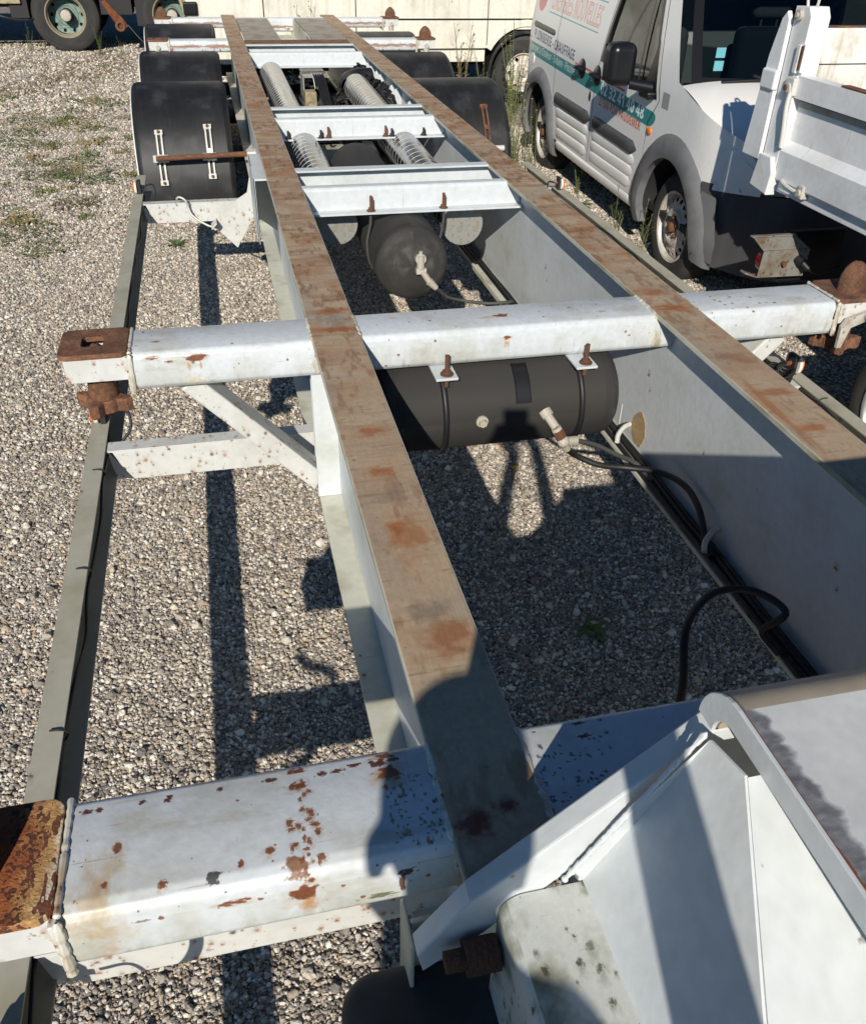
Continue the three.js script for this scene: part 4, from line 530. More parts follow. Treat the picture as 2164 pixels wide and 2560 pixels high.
// ---------------------------------------------------------------- white tradesman's van (own coordinates: +z forward, its lettered side at -x)
{ const VX = 0.87, van = thing('panel_van', 'small white tradesman van with teal stripe and lettering, flat tyres', 'van', [2.72, 0.1, -3.91], -0.037);
  const half = (y, z) => { let w = VX - 0.2 * clamp((y - 0.98) / 0.95) ** 1.4 - 0.05 * clamp((0.4 - y) / 0.2) ** 2 + 0.018 * Math.sin(clamp((y - 0.55) / 0.45) * Math.PI) * 0; w -= 0.3 * clamp((z - 1.55) / 0.75) ** 2.2; w -= 0.1 * clamp((-1.55 - z) / 0.35) ** 2; return w; };
  const c2 = document.createElement('canvas'); c2.width = 2048; c2.height = 900; const q = c2.getContext('2d'), S = 2048 / 4.1, X = (z) => (z + 1.9) * S, Y = (y) => (2.0 - y) * S;
  q.fillStyle = '#ecebe8'; q.fillRect(0, 0, 2048, 900);
  { const r = rng(9); for (let i = 0; i < 900; i++) { q.globalAlpha = 0.02 + 0.05 * r(); q.fillStyle = r() < 0.5 ? '#8d8b7d' : '#c4c6c8'; const y = 0.25 + r() * r() * 1.2, z = -1.9 + 4.1 * r(); q.fillRect(X(z), Y(y), 1 + 3 * r(), 4 + 50 * r() * r()); } q.globalAlpha = 1; }
  { const r = rng(19); for (let i = 0; i < 380; i++) { q.globalAlpha = 0.03 + 0.09 * r(); q.fillStyle = '#6f6d62'; const z = 1.0 + 0.9 * r(), y = 0.62 + 0.38 * r() ** 1.5; q.fillRect(X(z), Y(y), 1 + 2 * r(), 3 + 22 * r()); } q.globalAlpha = 1; }
  const line = (z0, y0, z1, y1, w, col) => { q.strokeStyle = col; q.lineWidth = w * S; q.beginPath(); q.moveTo(X(z0), Y(y0)); q.lineTo(X(z1), Y(y1)); q.stroke(); };
  const text = (s, z0, y0, z1, y1, h, font, col, outline) => { q.save(); q.translate(X(z0), Y(y0)); q.rotate(-Math.atan2(y1 - y0, z1 - z0)); q.font = `${font} 100px sans-serif`; const m = q.measureText(s).width, L = Math.hypot(z1 - z0, y1 - y0) * S; q.scale(L / m, h * S / 72); q.textBaseline = 'alphabetic'; if (outline) { q.lineWidth = outline; q.strokeStyle = col; q.strokeText(s, 0, 0); } else { q.fillStyle = col; q.fillText(s, 0, 0); } q.restore(); };
  // teal band with its rounded front end
  q.fillStyle = '#2f8c8a'; q.beginPath(); q.moveTo(X(-1.9), Y(0.953)); q.lineTo(X(1.02), Y(0.868)); q.quadraticCurveTo(X(1.09), Y(0.862), X(1.07), Y(0.825)); q.quadraticCurveTo(X(1.04), Y(0.778), X(0.95), Y(0.78)); q.lineTo(X(-1.9), Y(0.86)); q.closePath(); q.fill();
  text('Pompes à Chaleur - Solaire - Piscine', -1.63, 0.885, -0.44, 0.85, 0.052, 'normal', '#f2f4f2');
  text('PLOMBERIE - CHAUFFAGE', -1.53, 0.972, -0.48, 0.938, 0.07, 'bold', '#2c3560');
  line(-1.66, 0.975, -1.57, 0.972, 0.012, '#d9795e'); line(-0.45, 0.932, -0.36, 0.929, 0.012, '#d9795e'); line(-0.22, 0.926, 0.55, 0.905, 0.014, '#d2683f');
  text('02 32 41 40 48', 0.12, 0.822, 0.9, 0.802, 0.072, 'bold', '#ffffff'); text('27500 PONT-AUDEMER', 0.12, 0.75, 0.87, 0.73, 0.052, 'bold', '#d9582c');
  text('ÉNERGIES NOUVELLES', -1.22, 1.215, -0.1, 1.19, 0.125, 'normal', '#d87a74', 4); line(-1.2, 1.37, -0.05, 1.345, 0.008, '#4f9fa6'); line(-1.24, 1.185, -0.1, 1.16, 0.008, '#4f9fa6');
  q.fillStyle = '#cf6f6a'; q.beginPath(); q.ellipse(X(-1.46), Y(1.3), 0.12 * S, 0.13 * S, 0, 0, 7); q.fill();
  q.fillStyle = '#9b9c9e'; q.fillRect(X(1.13), Y(0.995), 0.095 * S, 0.085 * S);
  const tex = new THREE.CanvasTexture(c2); tex.colorSpace = THREE.SRGBColorSpace; tex.anisotropy = 8;
  const body = new THREE.MeshPhysicalMaterial({ map: tex, roughness: 0.38, clearcoat: 0.5, clearcoatRoughness: 0.25 }), white = new THREE.MeshPhysicalMaterial({ color: rgb(236, 235, 232), roughness: 0.38, clearcoat: 0.5, clearcoatRoughness: 0.25 });
  const greyPl = std({ map: tiled(colourTexture(128, 128, (u, v) => { const k = 96 + 26 * fbm(u * 8, v * 8, 4, 6, 8, 8); return [k, k * 1.01, k * 1.03]; }), 0.5), roughness: 0.6 }), darkPl = std({ map: tiled(colourTexture(128, 128, (u, v) => { const k = 62 + 20 * fbm(u * 8, v * 8, 4, 7, 8, 8); return [k, k * 1.01, k * 1.04]; }), 0.5), roughness: 0.55 }), glossBlack = std({ color: rgb(24, 25, 27), roughness: 0.3 });
  const glass = new THREE.MeshPhysicalMaterial({ color: rgb(150, 165, 165), transmission: 1, thickness: 0, roughness: 0.03, ior: 1.5 });
  const tess = new TessellateModifier(0.09, 7);
  const skin = (pts, holes, off, side = -1) => { let g = new THREE.ShapeGeometry(shapeOf(pts, holes), 10); g = tess.modify(g.toNonIndexed()); const p = g.attributes.position, uv = []; for (let i = 0; i < p.count; i++) { const z = p.getX(i), y = p.getY(i); uv.push((z + 1.9) / 4.1, 1 - (2.0 - y) * S / 900); p.setXYZ(i, side * (half(y, z) + off), y, z); } g.setAttribute('uv', new THREE.Float32BufferAttribute(uv, 2)); g = mergeVertices(g.deleteAttribute('normal'), 1e-4); g.computeVertexNormals(); return g.toNonIndexed(); };
  const arc = (cz, cy, r, a0, a1, n = 22) => { const o = []; for (let i = 0; i <= n; i++) { const a = (a0 + (a1 - a0) * i / n) * Math.PI / 180; o.push([cz + r * Math.cos(a), cy + r * Math.sin(a)]); } return o; };
  const zF = 1.39, zR = -1.268, yH = 0.3, roof = (z) => 1.9 + 0.05 * Math.sin(clamp((z + 1.8) / 2.5) * Math.PI);
  const RA = arc(zR, yH, 0.42, 8, 172), FA = arc(zF, yH, 0.43, 8, 172);
  const win = [[0.07, 1.02], [1.05, 0.945], [0.70, 1.68], [0.2, 1.72]];
  // door, sliding door, rear quarter, front wing: gaps between them are the shut lines
  part(van, 'rear_quarter', skin([[-1.8, 0.36], [zR - 0.42, 0.36], ...RA.slice().reverse(), [-0.9, 0.36], [-0.9, 0.78], [-0.93, 1.02], [-0.93, 1.9], [-1.76, 1.9]], null, 0), body);
  part(van, 'sliding_door', skin([[-0.893, 0.34], [0.0, 0.34], [0.0, 0.8], [0.042, 1.0], [0.16, 1.78], [0.1, 1.9], [-0.923, 1.9], [-0.923, 1.02], [-0.893, 0.78]], null, 0), body);
  const door = part(van, 'front_door', skin([[0.008, 0.34], [0.965, 0.34], [0.965, 0.8], [1.09, 0.94], [0.73, 1.75], [0.168, 1.78], [0.05, 1.0], [0.008, 0.8]], [win], 0), body);
  part(van, 'front_wing', skin([[0.973, 0.34], [zF - 0.43, 0.36], ...FA.slice().reverse(), [1.78, 0.62], [2.12, 0.66], [2.13, 0.75], [1.99, 0.9], [1.6, 1.0], [1.3, 1.07], [0.78, 1.8], [0.738, 1.75], [1.098, 0.94], [0.973, 0.795]], null, 0), body);
  part(van, 'body_side', skin([[-1.8, 0.36], ...RA.slice().reverse(), ...FA.slice().reverse(), [1.78, 0.62], [2.12, 0.66], [2.13, 0.75], [1.99, 0.9], [1.3, 1.07], [0.78, 1.8], [0.1, 1.9], [-1.76, 1.9]], [[[0.07, 1.02], [1.05, 0.945], [0.70, 1.68], [0.2, 1.72]]], 0, 1), white);
  for (const s of [-1, 1]) part(van, 'inner_shell', skin([[-1.78, 0.38], ...arc(zR, yH, 0.44, 8, 172).reverse(), ...arc(zF, yH, 0.45, 8, 172).reverse(), [1.78, 0.64], [1.3, 1.0], [0.74, 1.78], [-1.74, 1.88]], [win.map(([z, y]) => [0.57 + (z - 0.57) * 1.02, 1.33 + (y - 1.33) * 1.03])], -0.02, s), darkSteel);
  part(van, 'side_window', skin(win.map(([z, y]) => [0.55 + (z - 0.55) * 0.985, 1.33 + (y - 1.33) * 0.985]), null, -0.012), glass); part(van, 'side_window', skin(win, null, -0.012, 1), glass);
  { const w2 = win.map(([z, y]) => [0.52 + (z - 0.52) * 0.93, 1.34 + (y - 1.34) * 0.92]); part(door, 'window_seal', skin(win.map(([z, y]) => [0.55 + (z - 0.55) * 1.015, 1.33 + (y - 1.33) * 1.02]), [w2], 0.003), glossBlack); part(door, 'window_post', skin([[0.735, 0.985], [0.76, 0.985], [0.66, 1.68], [0.64, 1.68]], null, 0.001), glossBlack); part(door, 'mirror_sail', skin([[0.86, 0.975], [1.06, 0.945], [0.93, 1.24]], null, 0.006), glossBlack); }
  // bonnet, windscreen, roof
  const grid = (nu, nv, f) => { const P = [], I = [], U = []; for (let j = 0; j <= nv; j++) for (let i = 0; i <= nu; i++) { const p = f(i / nu, j / nv); P.push(...p); U.push(p[0], p[2]); } for (let j = 0; j < nv; j++) for (let i = 0; i < nu; i++) { const a = j * (nu + 1) + i; I.push(a, a + 1, a + nu + 2, a, a + nu + 2, a + nu + 1); } const g = new THREE.BufferGeometry(); g.setAttribute('position', new THREE.Float32BufferAttribute(P, 3)); g.setAttribute('uv', new THREE.Float32BufferAttribute(U, 2)); g.setIndex(I); g.computeVertexNormals(); return g; };
  part(van, 'bonnet', grid(24, 14, (u, v) => { const t = u * 2 - 1, z = mix(1.32, 2.13, v) + 0.06 * (1 - t * t), ye = mix(1.065, 0.76, v ** 1.6) + 0.045 * (1 - t ** 4) * (1 - 0.4 * v); return [t * (half(mix(1.06, 0.76, v), mix(1.3, 2.1, v)) - 0.006), ye - 0.01, z]; }), white);
  const wsP = (u, v, k = 0) => { const t = u * 2 - 1, y = mix(1.06, 1.78, v), z = mix(1.33, 0.78, v) + 0.12 * (1 - t * t); return [t * (half(y, 1) - 0.06 - 0.02 * v), y + k, z + k]; };
  part(van, 'windscreen', grid(24, 8, (u, v) => wsP(mix(0.03, 0.97, u), mix(0.03, 0.99, v))), new THREE.MeshPhysicalMaterial({ color: rgb(112, 126, 126), transmission: 1, thickness: 0, roughness: 0.02, ior: 1.5 }));
  part(van, 'windscreen_surround', [grid(24, 2, (u, v) => wsP(u, mix(-0.02, 0.05, v), 0.002)), grid(2, 8, (u, v) => wsP(mix(0.0, 0.035, u), v, 0.002)), grid(2, 8, (u, v) => wsP(mix(0.965, 1, u), v, 0.002))], glossBlack);
  part(van, 'roof', grid(16, 16, (u, v) => { const t = u * 2 - 1, z = mix(-1.77, 0.8, v); return [t * half(1.86, Math.min(z, 1)), 1.88 + 0.09 * (1 - t ** 4) * (1 - 0.5 * clamp((z - 0.3) / 0.5)) - 0.1 * clamp((z - 0.4) / 0.4), z]; }), white);
  part(van, 'rear_door', box(-0.78, 0.78, 0.36, 1.86, -1.8, -1.76, 0.01), white);
  part(van, 'floor', plainBox(-0.8, 0.8, 0.3, 0.34, -1.7, 1.9), darkSteel); part(van, 'bulkhead', plainBox(-0.78, 0.78, 0.35, 1.85, -0.42, -0.4), std({ color: rgb(120, 124, 124), roughness: 0.8 }));
  part(van, 'dashboard', [box(-0.74, 0.74, 0.7, 1.0, 0.85, 1.3, 0.05), box(-0.74, 0.74, 0.98, 1.03, 1.05, 1.42, 0.02)], std({ color: rgb(58, 60, 62), roughness: 0.8 }));
  for (const s of [-0.42, 0.42]) { const st = part(van, 'seat', [box(s - 0.24, s + 0.24, 0.45, 0.62, -0.1, 0.45, 0.06), box(s - 0.23, s + 0.23, 0.6, 1.2, -0.2, -0.04, 0.06)], std({ color: rgb(84, 88, 92), roughness: 0.9 })); part(st, 'headrest', [box(s - 0.14, s + 0.14, 1.25, 1.45, -0.18, -0.08, 0.04), cyl(V(s - 0.06, 1.15, -0.13), V(s - 0.06, 1.3, -0.13), 0.008), cyl(V(s + 0.06, 1.15, -0.13), V(s + 0.06, 1.3, -0.13), 0.008)], std({ color: rgb(64, 66, 70), roughness: 0.9 })); }
  { const sw = new THREE.TorusGeometry(0.18, 0.016, 10, 40); sw.rotateX(-0.5); sw.translate(0.42, 1.08, 0.72); const w = part(van, 'steering_wheel', sw.toNonIndexed(), glossBlack); part(w, 'spokes', [box(0.25, 0.59, 1.06, 1.09, 0.70, 0.73), cyl(V(0.42, 1.07, 0.72), V(0.42, 0.95, 0.95), 0.03)], glossBlack); }
  part(van, 'parking_sticker', merge([0, 1].map((k) => prism([[0.0, 0], [0.055, 0], [0.055, 0.05], [0, 0.05]].map(([a, b]) => [-0.70 + a, 1.135 + k * 0.065 + b - 0.0]), 'z', 0, 0.001))).translate(0, 0, 1.352), std({ color: rgb(104, 170, 180), roughness: 0.5 }));
  part(van, 'wiper', tube([[-0.66, 1.085, 1.4], [-0.4, 1.1, 1.45], [-0.1, 1.085, 1.49]], 0.011, 24, 6), glossBlack); part(van, 'wiper', tube([[-0.2, 1.07, 1.5], [-0.35, 1.09, 1.47], [-0.5, 1.125, 1.44]], 0.009, 20, 6), glossBlack);
  // grey plastics
  for (const [cz, r0, r1, nm] of [[zR, 0.365, 0.475, 'rear'], [zF, 0.37, 0.5, 'front']]) for (const s of [-1, 1]) { const n = 26, P = [], prof = [[r0, -0.02], [r0, 0.028], [mix(r0, r1, 0.25), 0.036], [mix(r0, r1, 0.8), 0.026], [r1, -0.004]]; for (let i = 0; i < n; i++) for (let k = 0; k < 4; k++) { const v = (a, [r, o]) => { const z = cz + r * Math.cos(a), y = yH + r * 1.03 * Math.sin(a); return [s * (half(y, z) + o), y, z]; }, a0 = (-12 + 204 * i / n) * Math.PI / 180, a1 = (-12 + 204 * (i + 1) / n) * Math.PI / 180; const [p, a, b, c] = [v(a0, prof[k]), v(a1, prof[k]), v(a1, prof[k + 1]), v(a0, prof[k + 1])]; P.push(...p, ...a, ...b, ...p, ...b, ...c); } const g = new THREE.BufferGeometry(); g.setAttribute('position', new THREE.Float32BufferAttribute(P, 3)); g.computeVertexNormals(); part(van, 'arch_flare', boxUV(toCreasedNormals(g, 0.9)), greyPl);
    const lin = []; for (let i = 0; i <= 16; i++) { const a = (-5 + 190 * i / 16) * Math.PI / 180; lin.push([cz + 0.4 * Math.cos(a), yH + 0.41 * Math.sin(a)]); } part(van, 'wheel_housing', sweepX([...lin, ...lin.slice().reverse().map(([z, y]) => [cz + (z - cz) * 1.03, yH + (y - yH) * 1.03])], s < 0 ? -0.86 : 0.56, s < 0 ? -0.56 : 0.86, false), darkSteel); }
  const strip = (z0, z1, y0, y1, yb, m, name, out, r) => { const g = skin(roundRect(z0, z1, 0, 1, 0.0001).map(([z, k]) => [z, k]), null, 0); return g; };
  const rail = (name, z0, z1, ya, yb, h, out, m, parent = van) => { // a proud moulding with rounded section following the body side
    const n = Math.ceil((z1 - z0) / 0.08), P = [], prof = []; for (let k = 0; k <= 8; k++) { const a = -Math.PI / 2 + Math.PI * k / 8; prof.push([h / 2 * Math.sin(a), out * Math.cos(a) ** 0.7]); }
    const v = (i, k) => { const t = i / n, z = mix(z0, z1, t), e = Math.min(1, Math.sqrt(Math.max(0, 1 - Math.max(0, 1 - Math.min(z - z0, z1 - z) / (h * 0.5)) ** 2)) + 0.05), y = mix(ya, yb, t) + prof[k][0] * e; return [-(half(y, z) - 0.004 + prof[k][1] * e), y, z]; };
    for (let i = 0; i < n; i++) for (let k = 0; k < 8; k++) { const [a, b, c, d] = [v(i, k), v(i + 1, k), v(i + 1, k + 1), v(i, k + 1)]; P.push(...a, ...b, ...c, ...a, ...c, ...d); }
    const g = new THREE.BufferGeometry(); g.setAttribute('position', new THREE.Float32BufferAttribute(P, 3)); g.computeVertexNormals(); return part(parent, name, boxUV(toCreasedNormals(g, 0.8)), m); };
  rail('side_moulding', -0.87, -0.004, 0.640, 0.63, 0.085, 0.03, darkPl); rail('side_moulding', 0.012, 0.87, 0.63, 0.615, 0.085, 0.03, darkPl);
  for (const [i, y] of [0.545, 0.475, 0.405].entries()) { rail('body_rib', -0.82 + 0.02 * i, -0.006, y, y, 0.07, 0.013, white); rail('body_rib', 0.014, 0.88 - 0.01 * i, y, y, 0.07, 0.013, white); }
  rail('sill', -0.78, 0.95, 0.31, 0.3, 0.07, 0.02, white); rail('slide_rail', -1.62, -0.94, 1.075, 1.06, 0.05, 0.006, glossBlack);
  for (const z of [-0.29, 0.03]) { const h = part(van, 'door_handle', ball(-(half(0.9, z) - 0.01), 0.915, z, 0.03, 0.07, 0.085, 18), glossBlack); part(h, 'grip', tube([[-(VX + 0.005), 0.915, z - 0.075], [-(VX + 0.045), 0.925, z - 0.03], [-(VX + 0.045), 0.925, z + 0.03], [-(VX + 0.005), 0.915, z + 0.075]], 0.013, 24, 8), glossBlack); }
  part(van, 'keyhole_cap', ball(-(half(0.77, -0.07)), 0.77, -0.07, 0.006, 0.035, 0.02), glossBlack); part(van, 'side_repeater', ball(-(half(0.76, 1.02)), 0.76, 1.015, 0.014, 0.025, 0.032), amber); part(van, 'fuel_cap', cyl(V(-(half(0.82, -1.51) + 0.004), 0.82, -1.51), V(-(half(0.82, -1.51) - 0.01), 0.82, -1.51), 0.045, 0.045, 24), white);
  const mir = part(van, 'door_mirror', (() => { const g = new RoundedBoxGeometry(0.17, 0.235, 0.15, 5, 0.05); g.translate(-(VX + 0.17), 1.1, 0.83); return boxUV(g); })(), glossBlack); part(mir, 'mirror_arm', [cyl(V(-(VX + 0.11), 1.0, 0.88), V(-(VX - 0.02), 0.985, 0.96), 0.03, 0.035), box(-(VX + 0.05), -(VX - 0.01), 0.93, 0.975, 0.88, 1.02, 0.015)], glossBlack); part(mir, 'mirror_glass', box(-(VX + 0.245), -(VX + 0.1), 1.0, 1.2, 0.752, 0.757), std({ color: rgb(180, 190, 195), metalness: 1, roughness: 0.05 }));
  // nose: bumper, headlamps, grille, tow eye
  const nose = (y, k) => 2.12 + 0.1 * (1 - k * k) + 0.03 * Math.sin(clamp((y - 0.25) / 0.4) * Math.PI);
  part(van, 'front_bumper', grid(28, 10, (u, v) => { const t = u * 2 - 1, y = mix(0.22, 0.66, v), k = Math.abs(t) ** 3; return [t * (half(0.6, 1.75) + 0.012 - 0.03 * (1 - v)), y, mix(nose(y, t), 1.78, clamp((Math.abs(t) - 0.62) / 0.38) ** 2)]; }), darkPl);
  part(van, 'bumper_corner', skin([[1.76, 0.24], [1.92, 0.24], [1.95, 0.36], [1.9, 0.6], [1.79, 0.61]], null, 0.014), greyPl);
  part(van, 'grille', grid(12, 4, (u, v) => [mix(-0.42, 0.42, u), mix(0.66, 0.82, v), nose(0.6, u * 2 - 1) - 0.02 - 0.05 * v]), darkSteel);
  for (const s of [-1, 1]) part(van, 'headlamp', grid(8, 6, (u, v) => { const t = mix(0.5, 0.96, u), y = mix(0.66, 0.86 - 0.02 * u, v); return [s * t * 0.8, y, mix(nose(0.6, t) - 0.03 - 0.06 * v, 2.0 - 0.1 * v, clamp((t - 0.6) / 0.4) ** 2)]; }), std({ color: rgb(150, 156, 154), roughness: 0.12, metalness: 0.3 }));
  { const te = new THREE.TorusGeometry(0.035, 0.008, 8, 24); te.rotateY(0.9); te.translate(-0.35, 0.48, nose(0.45, -0.4) + 0.03); part(van, 'tow_eye', te.toNonIndexed(), zinc); }
  const vr = std({ map: tiled(paintTexture(256, 33, { base: [200, 197, 190], dirt: [136, 110, 86], amount: 0.7, specks: 120, maxR: 0.02 }), 0.3), roughness: 0.4, metalness: 0.15 });
  for (const z of [zF, zR]) { roadWheel(van, -0.80, 0.29, z, 0.318, 0.205, 0.19, { rimMat: vr, holes: 18, hub: rust, sag: 0.032, hubR: 0.03 }); roadWheel(van, 0.80, 0.29, z, 0.318, 0.205, 0.19, { rimMat: vr, holes: 18, hub: rust, sag: 0.032, axis: V(1, 0, 0) }); } }

// ---------------------------------------------------------------- tipper truck, tail towards the van
{ const tip = thing('tipper_truck', 'white dropside tipper body with ribbed side board and corner post', 'truck', [2.61, 0.03, 0.2]); const SH = V(-2.55, -0.03, -0.2), p = (n, g, m, l) => part(tip, n, g, m, SH, l);
  const tw = std({ map: paintTexture(512, 85, { base: [226, 228, 229], dirt: [176, 170, 156], amount: 0.3, specks: 24 }), roughness: 0.4 }), weath = std({ map: tiled(paintTexture(512, 83, { base: [224, 222, 214], dirt: [150, 136, 116], amount: 0.5, specks: 30, streak: 1.4 }), 0.7), roughness: 0.6 });
  const board = (x, s) => prism([[x, 1.408], [x + s * 0.045, 1.412], [x + s * 0.05, 1.0], [x + s * 0.005, 0.992], [x, 1.0], [x - s * 0.004, 1.115], [x + s * 0.03, 1.155], [x + s * 0.032, 1.318], [x - s * 0.002, 1.325]].map((q) => q), 'z', -1.285, 1.7, 0.002);
  const sb = p('side_board', board(1.575, 1), tw, 'white side board with folded ribs'); part(sb, 'capping', box(1.58, 1.62, 1.411, 1.417, -1.0, 1.7), rust); part(sb, 'edge_strip', box(1.597, 1.604, 1.29, 1.316, -1.27, 1.7), zinc); p('side_board', board(3.52, -1), tw);
  p('body_frame', [box(1.6, 1.68, 0.94, 0.988, -1.4, 1.7), box(3.42, 3.5, 0.94, 0.988, -1.4, 1.7), box(1.68, 3.42, 0.95, 0.985, -1.4, 1.7)], tw);
  const lt = p('board_latch', [box(1.565, 1.6, 0.965, 1.02, -1.09, -1.05, 0.006), cyl(V(1.575, 0.99, -1.07), V(1.555, 0.99, -1.07), 0.014)], castGrey); part(lt, 'latch_handle', tube([[1.575, 0.985, -1.07], [1.565, 0.99, -1.14], [1.572, 1.0, -1.22], [1.585, 1.0, -1.225]], 0.009, 20, 8), galv);
  const post = p('corner_post', [prism([[-1.405, 0.96], [-1.3, 0.96], [-1.29, 1.02], [-1.285, 1.15], [-1.285, 1.62], [-1.31, 1.655], [-1.405, 1.65]], 'x', 1.57, 1.66, 0.004)], tw, 'tall white rear corner post'); part(post, 'post_foot', prism([[-1.43, 0.94], [-1.29, 0.925], [-1.28, 1.02], [-1.31, 1.08], [-1.4, 1.08]], 'x', 1.55, 1.6, 0.004), tw);
  part(post, 'locking_lever', [tube([[1.56, 1.37, -1.285], [1.55, 1.3, -1.28], [1.555, 1.2, -1.27], [1.56, 1.13, -1.268]], 0.011, 24, 8), box(1.55, 1.575, 1.33, 1.4, -1.33, -1.27, 0.006), cyl(V(1.57, 1.36, -1.3), V(1.545, 1.36, -1.3), 0.018)], galv); part(post, 'pivot_bolt', cyl(V(1.55, 1.36, -1.31), V(1.538, 1.36, -1.31), 0.013, 0.013, 6), rust);
  part(post, 'stake_pocket', [box(1.556, 1.572, 1.415, 1.52, -1.315, -1.29, 0.003), box(1.56, 1.58, 1.42, 1.525, -1.28, -1.262, 0.003)], tw); part(post, 'rusty_tab', box(1.556, 1.562, 1.43, 1.52, -1.283, -1.266), rust); part(post, 'nut', [cyl(V(1.571, 1.62, -1.36), V(1.555, 1.62, -1.36), 0.022, 0.022, 6), cyl(V(1.557, 1.62, -1.36), V(1.548, 1.62, -1.36), 0.01)], castGrey);
  const ring = tube([[1.6, 1.65, -1.37], [1.597, 1.685, -1.375], [1.6, 1.705, -1.36], [1.6, 1.705, -1.32], [1.6, 1.685, -1.305], [1.602, 1.65, -1.31]], 0.006, 40, 8); part(post, 'lashing_loop', ring, galv);
  const tg = p('tailgate', [box(1.6, 3.5, 0.99, 1.565, -1.485, -1.44, 0.004)], weath, 'weathered white tailgate with rusty top edge'); part(tg, 'tailgate_rail', box(1.66, 3.5, 1.425, 1.429, -1.441, -1.436), darkSteel); part(tg, 'capping', box(1.62, 3.5, 1.5655, 1.572, -1.48, -1.445), rust);
  part(tg, 'hinge_bar', [prism([[-1.55, 1.05], [-1.408, 1.05], [-1.408, 1.6], [-1.43, 1.63], [-1.46, 1.6], [-1.5, 1.46]], 'x', 1.552, 1.572, 0.003), box(1.54, 1.57, 1.33, 1.41, -1.51, -1.4, 0.01)], tw); part(tg, 'weld', [weldBead(V(1.566, 1.1, -1.50), V(1.566, 1.46, -1.46), 0.006, 5)], weldMat);
  // under the body: chassis, rear bar with lamp bracket, wheels
  p('chassis', [box(1.95, 2.05, 0.62, 0.9, -1.2, 2.4), box(2.95, 3.05, 0.62, 0.9, -1.2, 2.4), box(1.85, 3.15, 0.5, 0.6, -0.2, -0.1)], darkSteel); p('rear_bar', box(1.735, 3.35, 0.5, 0.745, -1.35, -1.31, 0.01), std({ color: rgb(22, 23, 26), roughness: 0.45 }), 'black rear under-run bar');
  const lb = p('lamp_bracket', [prism([[1.585, 0.555], [1.825, 0.552], [1.83, 0.68], [1.59, 0.68]], 'z', -1.255, -1.249, 0.001), prism([[1.59, 0.68], [1.83, 0.68], [1.735, 0.748], [1.52, 0.748]], 'z', -1.262, -1.256, 0.001), box(1.515, 1.74, 0.745, 0.752, -1.275, -1.25, 0.002), prism([[1.52, 0.575], [1.59, 0.552], [1.83, 0.55], [1.83, 0.556], [1.59, 0.558], [1.525, 0.582]], 'z', -1.3, -1.255)], zincDark, 'galvanised lamp bracket seen from behind'); part(lb, 'tail_lamp', cyl(V(1.655, 0.62, -1.268), V(1.655, 0.62, -1.31), 0.064, 0.06, 24), redLens); part(lb, 'bolt', cyl(V(1.70, 0.62, -1.25), V(1.70, 0.62, -1.225), 0.011), rust); part(lb, 'cable_gland', [cyl(V(1.775, 0.635, -1.25), V(1.785, 0.625, -1.215), 0.022, 0.02), cyl(V(1.785, 0.625, -1.215), V(1.805, 0.605, -1.19), 0.016)], hoseMat); part(lb, 'wire', tube([[1.805, 0.605, -1.19], [1.84, 0.585, -1.18], [1.9, 0.585, -1.2], [2.0, 0.6, -1.22]], 0.008, 24, 6), hoseMat);
  for (const [x, z, a] of [[1.61, -0.147, V(-1, 0, 0)], [3.44, -0.147, V(1, 0, 0)], [1.66, 2.7, V(-1, 0, 0)], [3.44, 2.7, V(1, 0, 0)]]) roadWheel(tip, x - 2.55, 0.345, z - 0.2, 0.345, 0.235, 0.2, { rimMat: std({ color: rgb(176, 178, 180), metalness: 0.6, roughness: 0.4 }), holes: 12, axis: a }); }

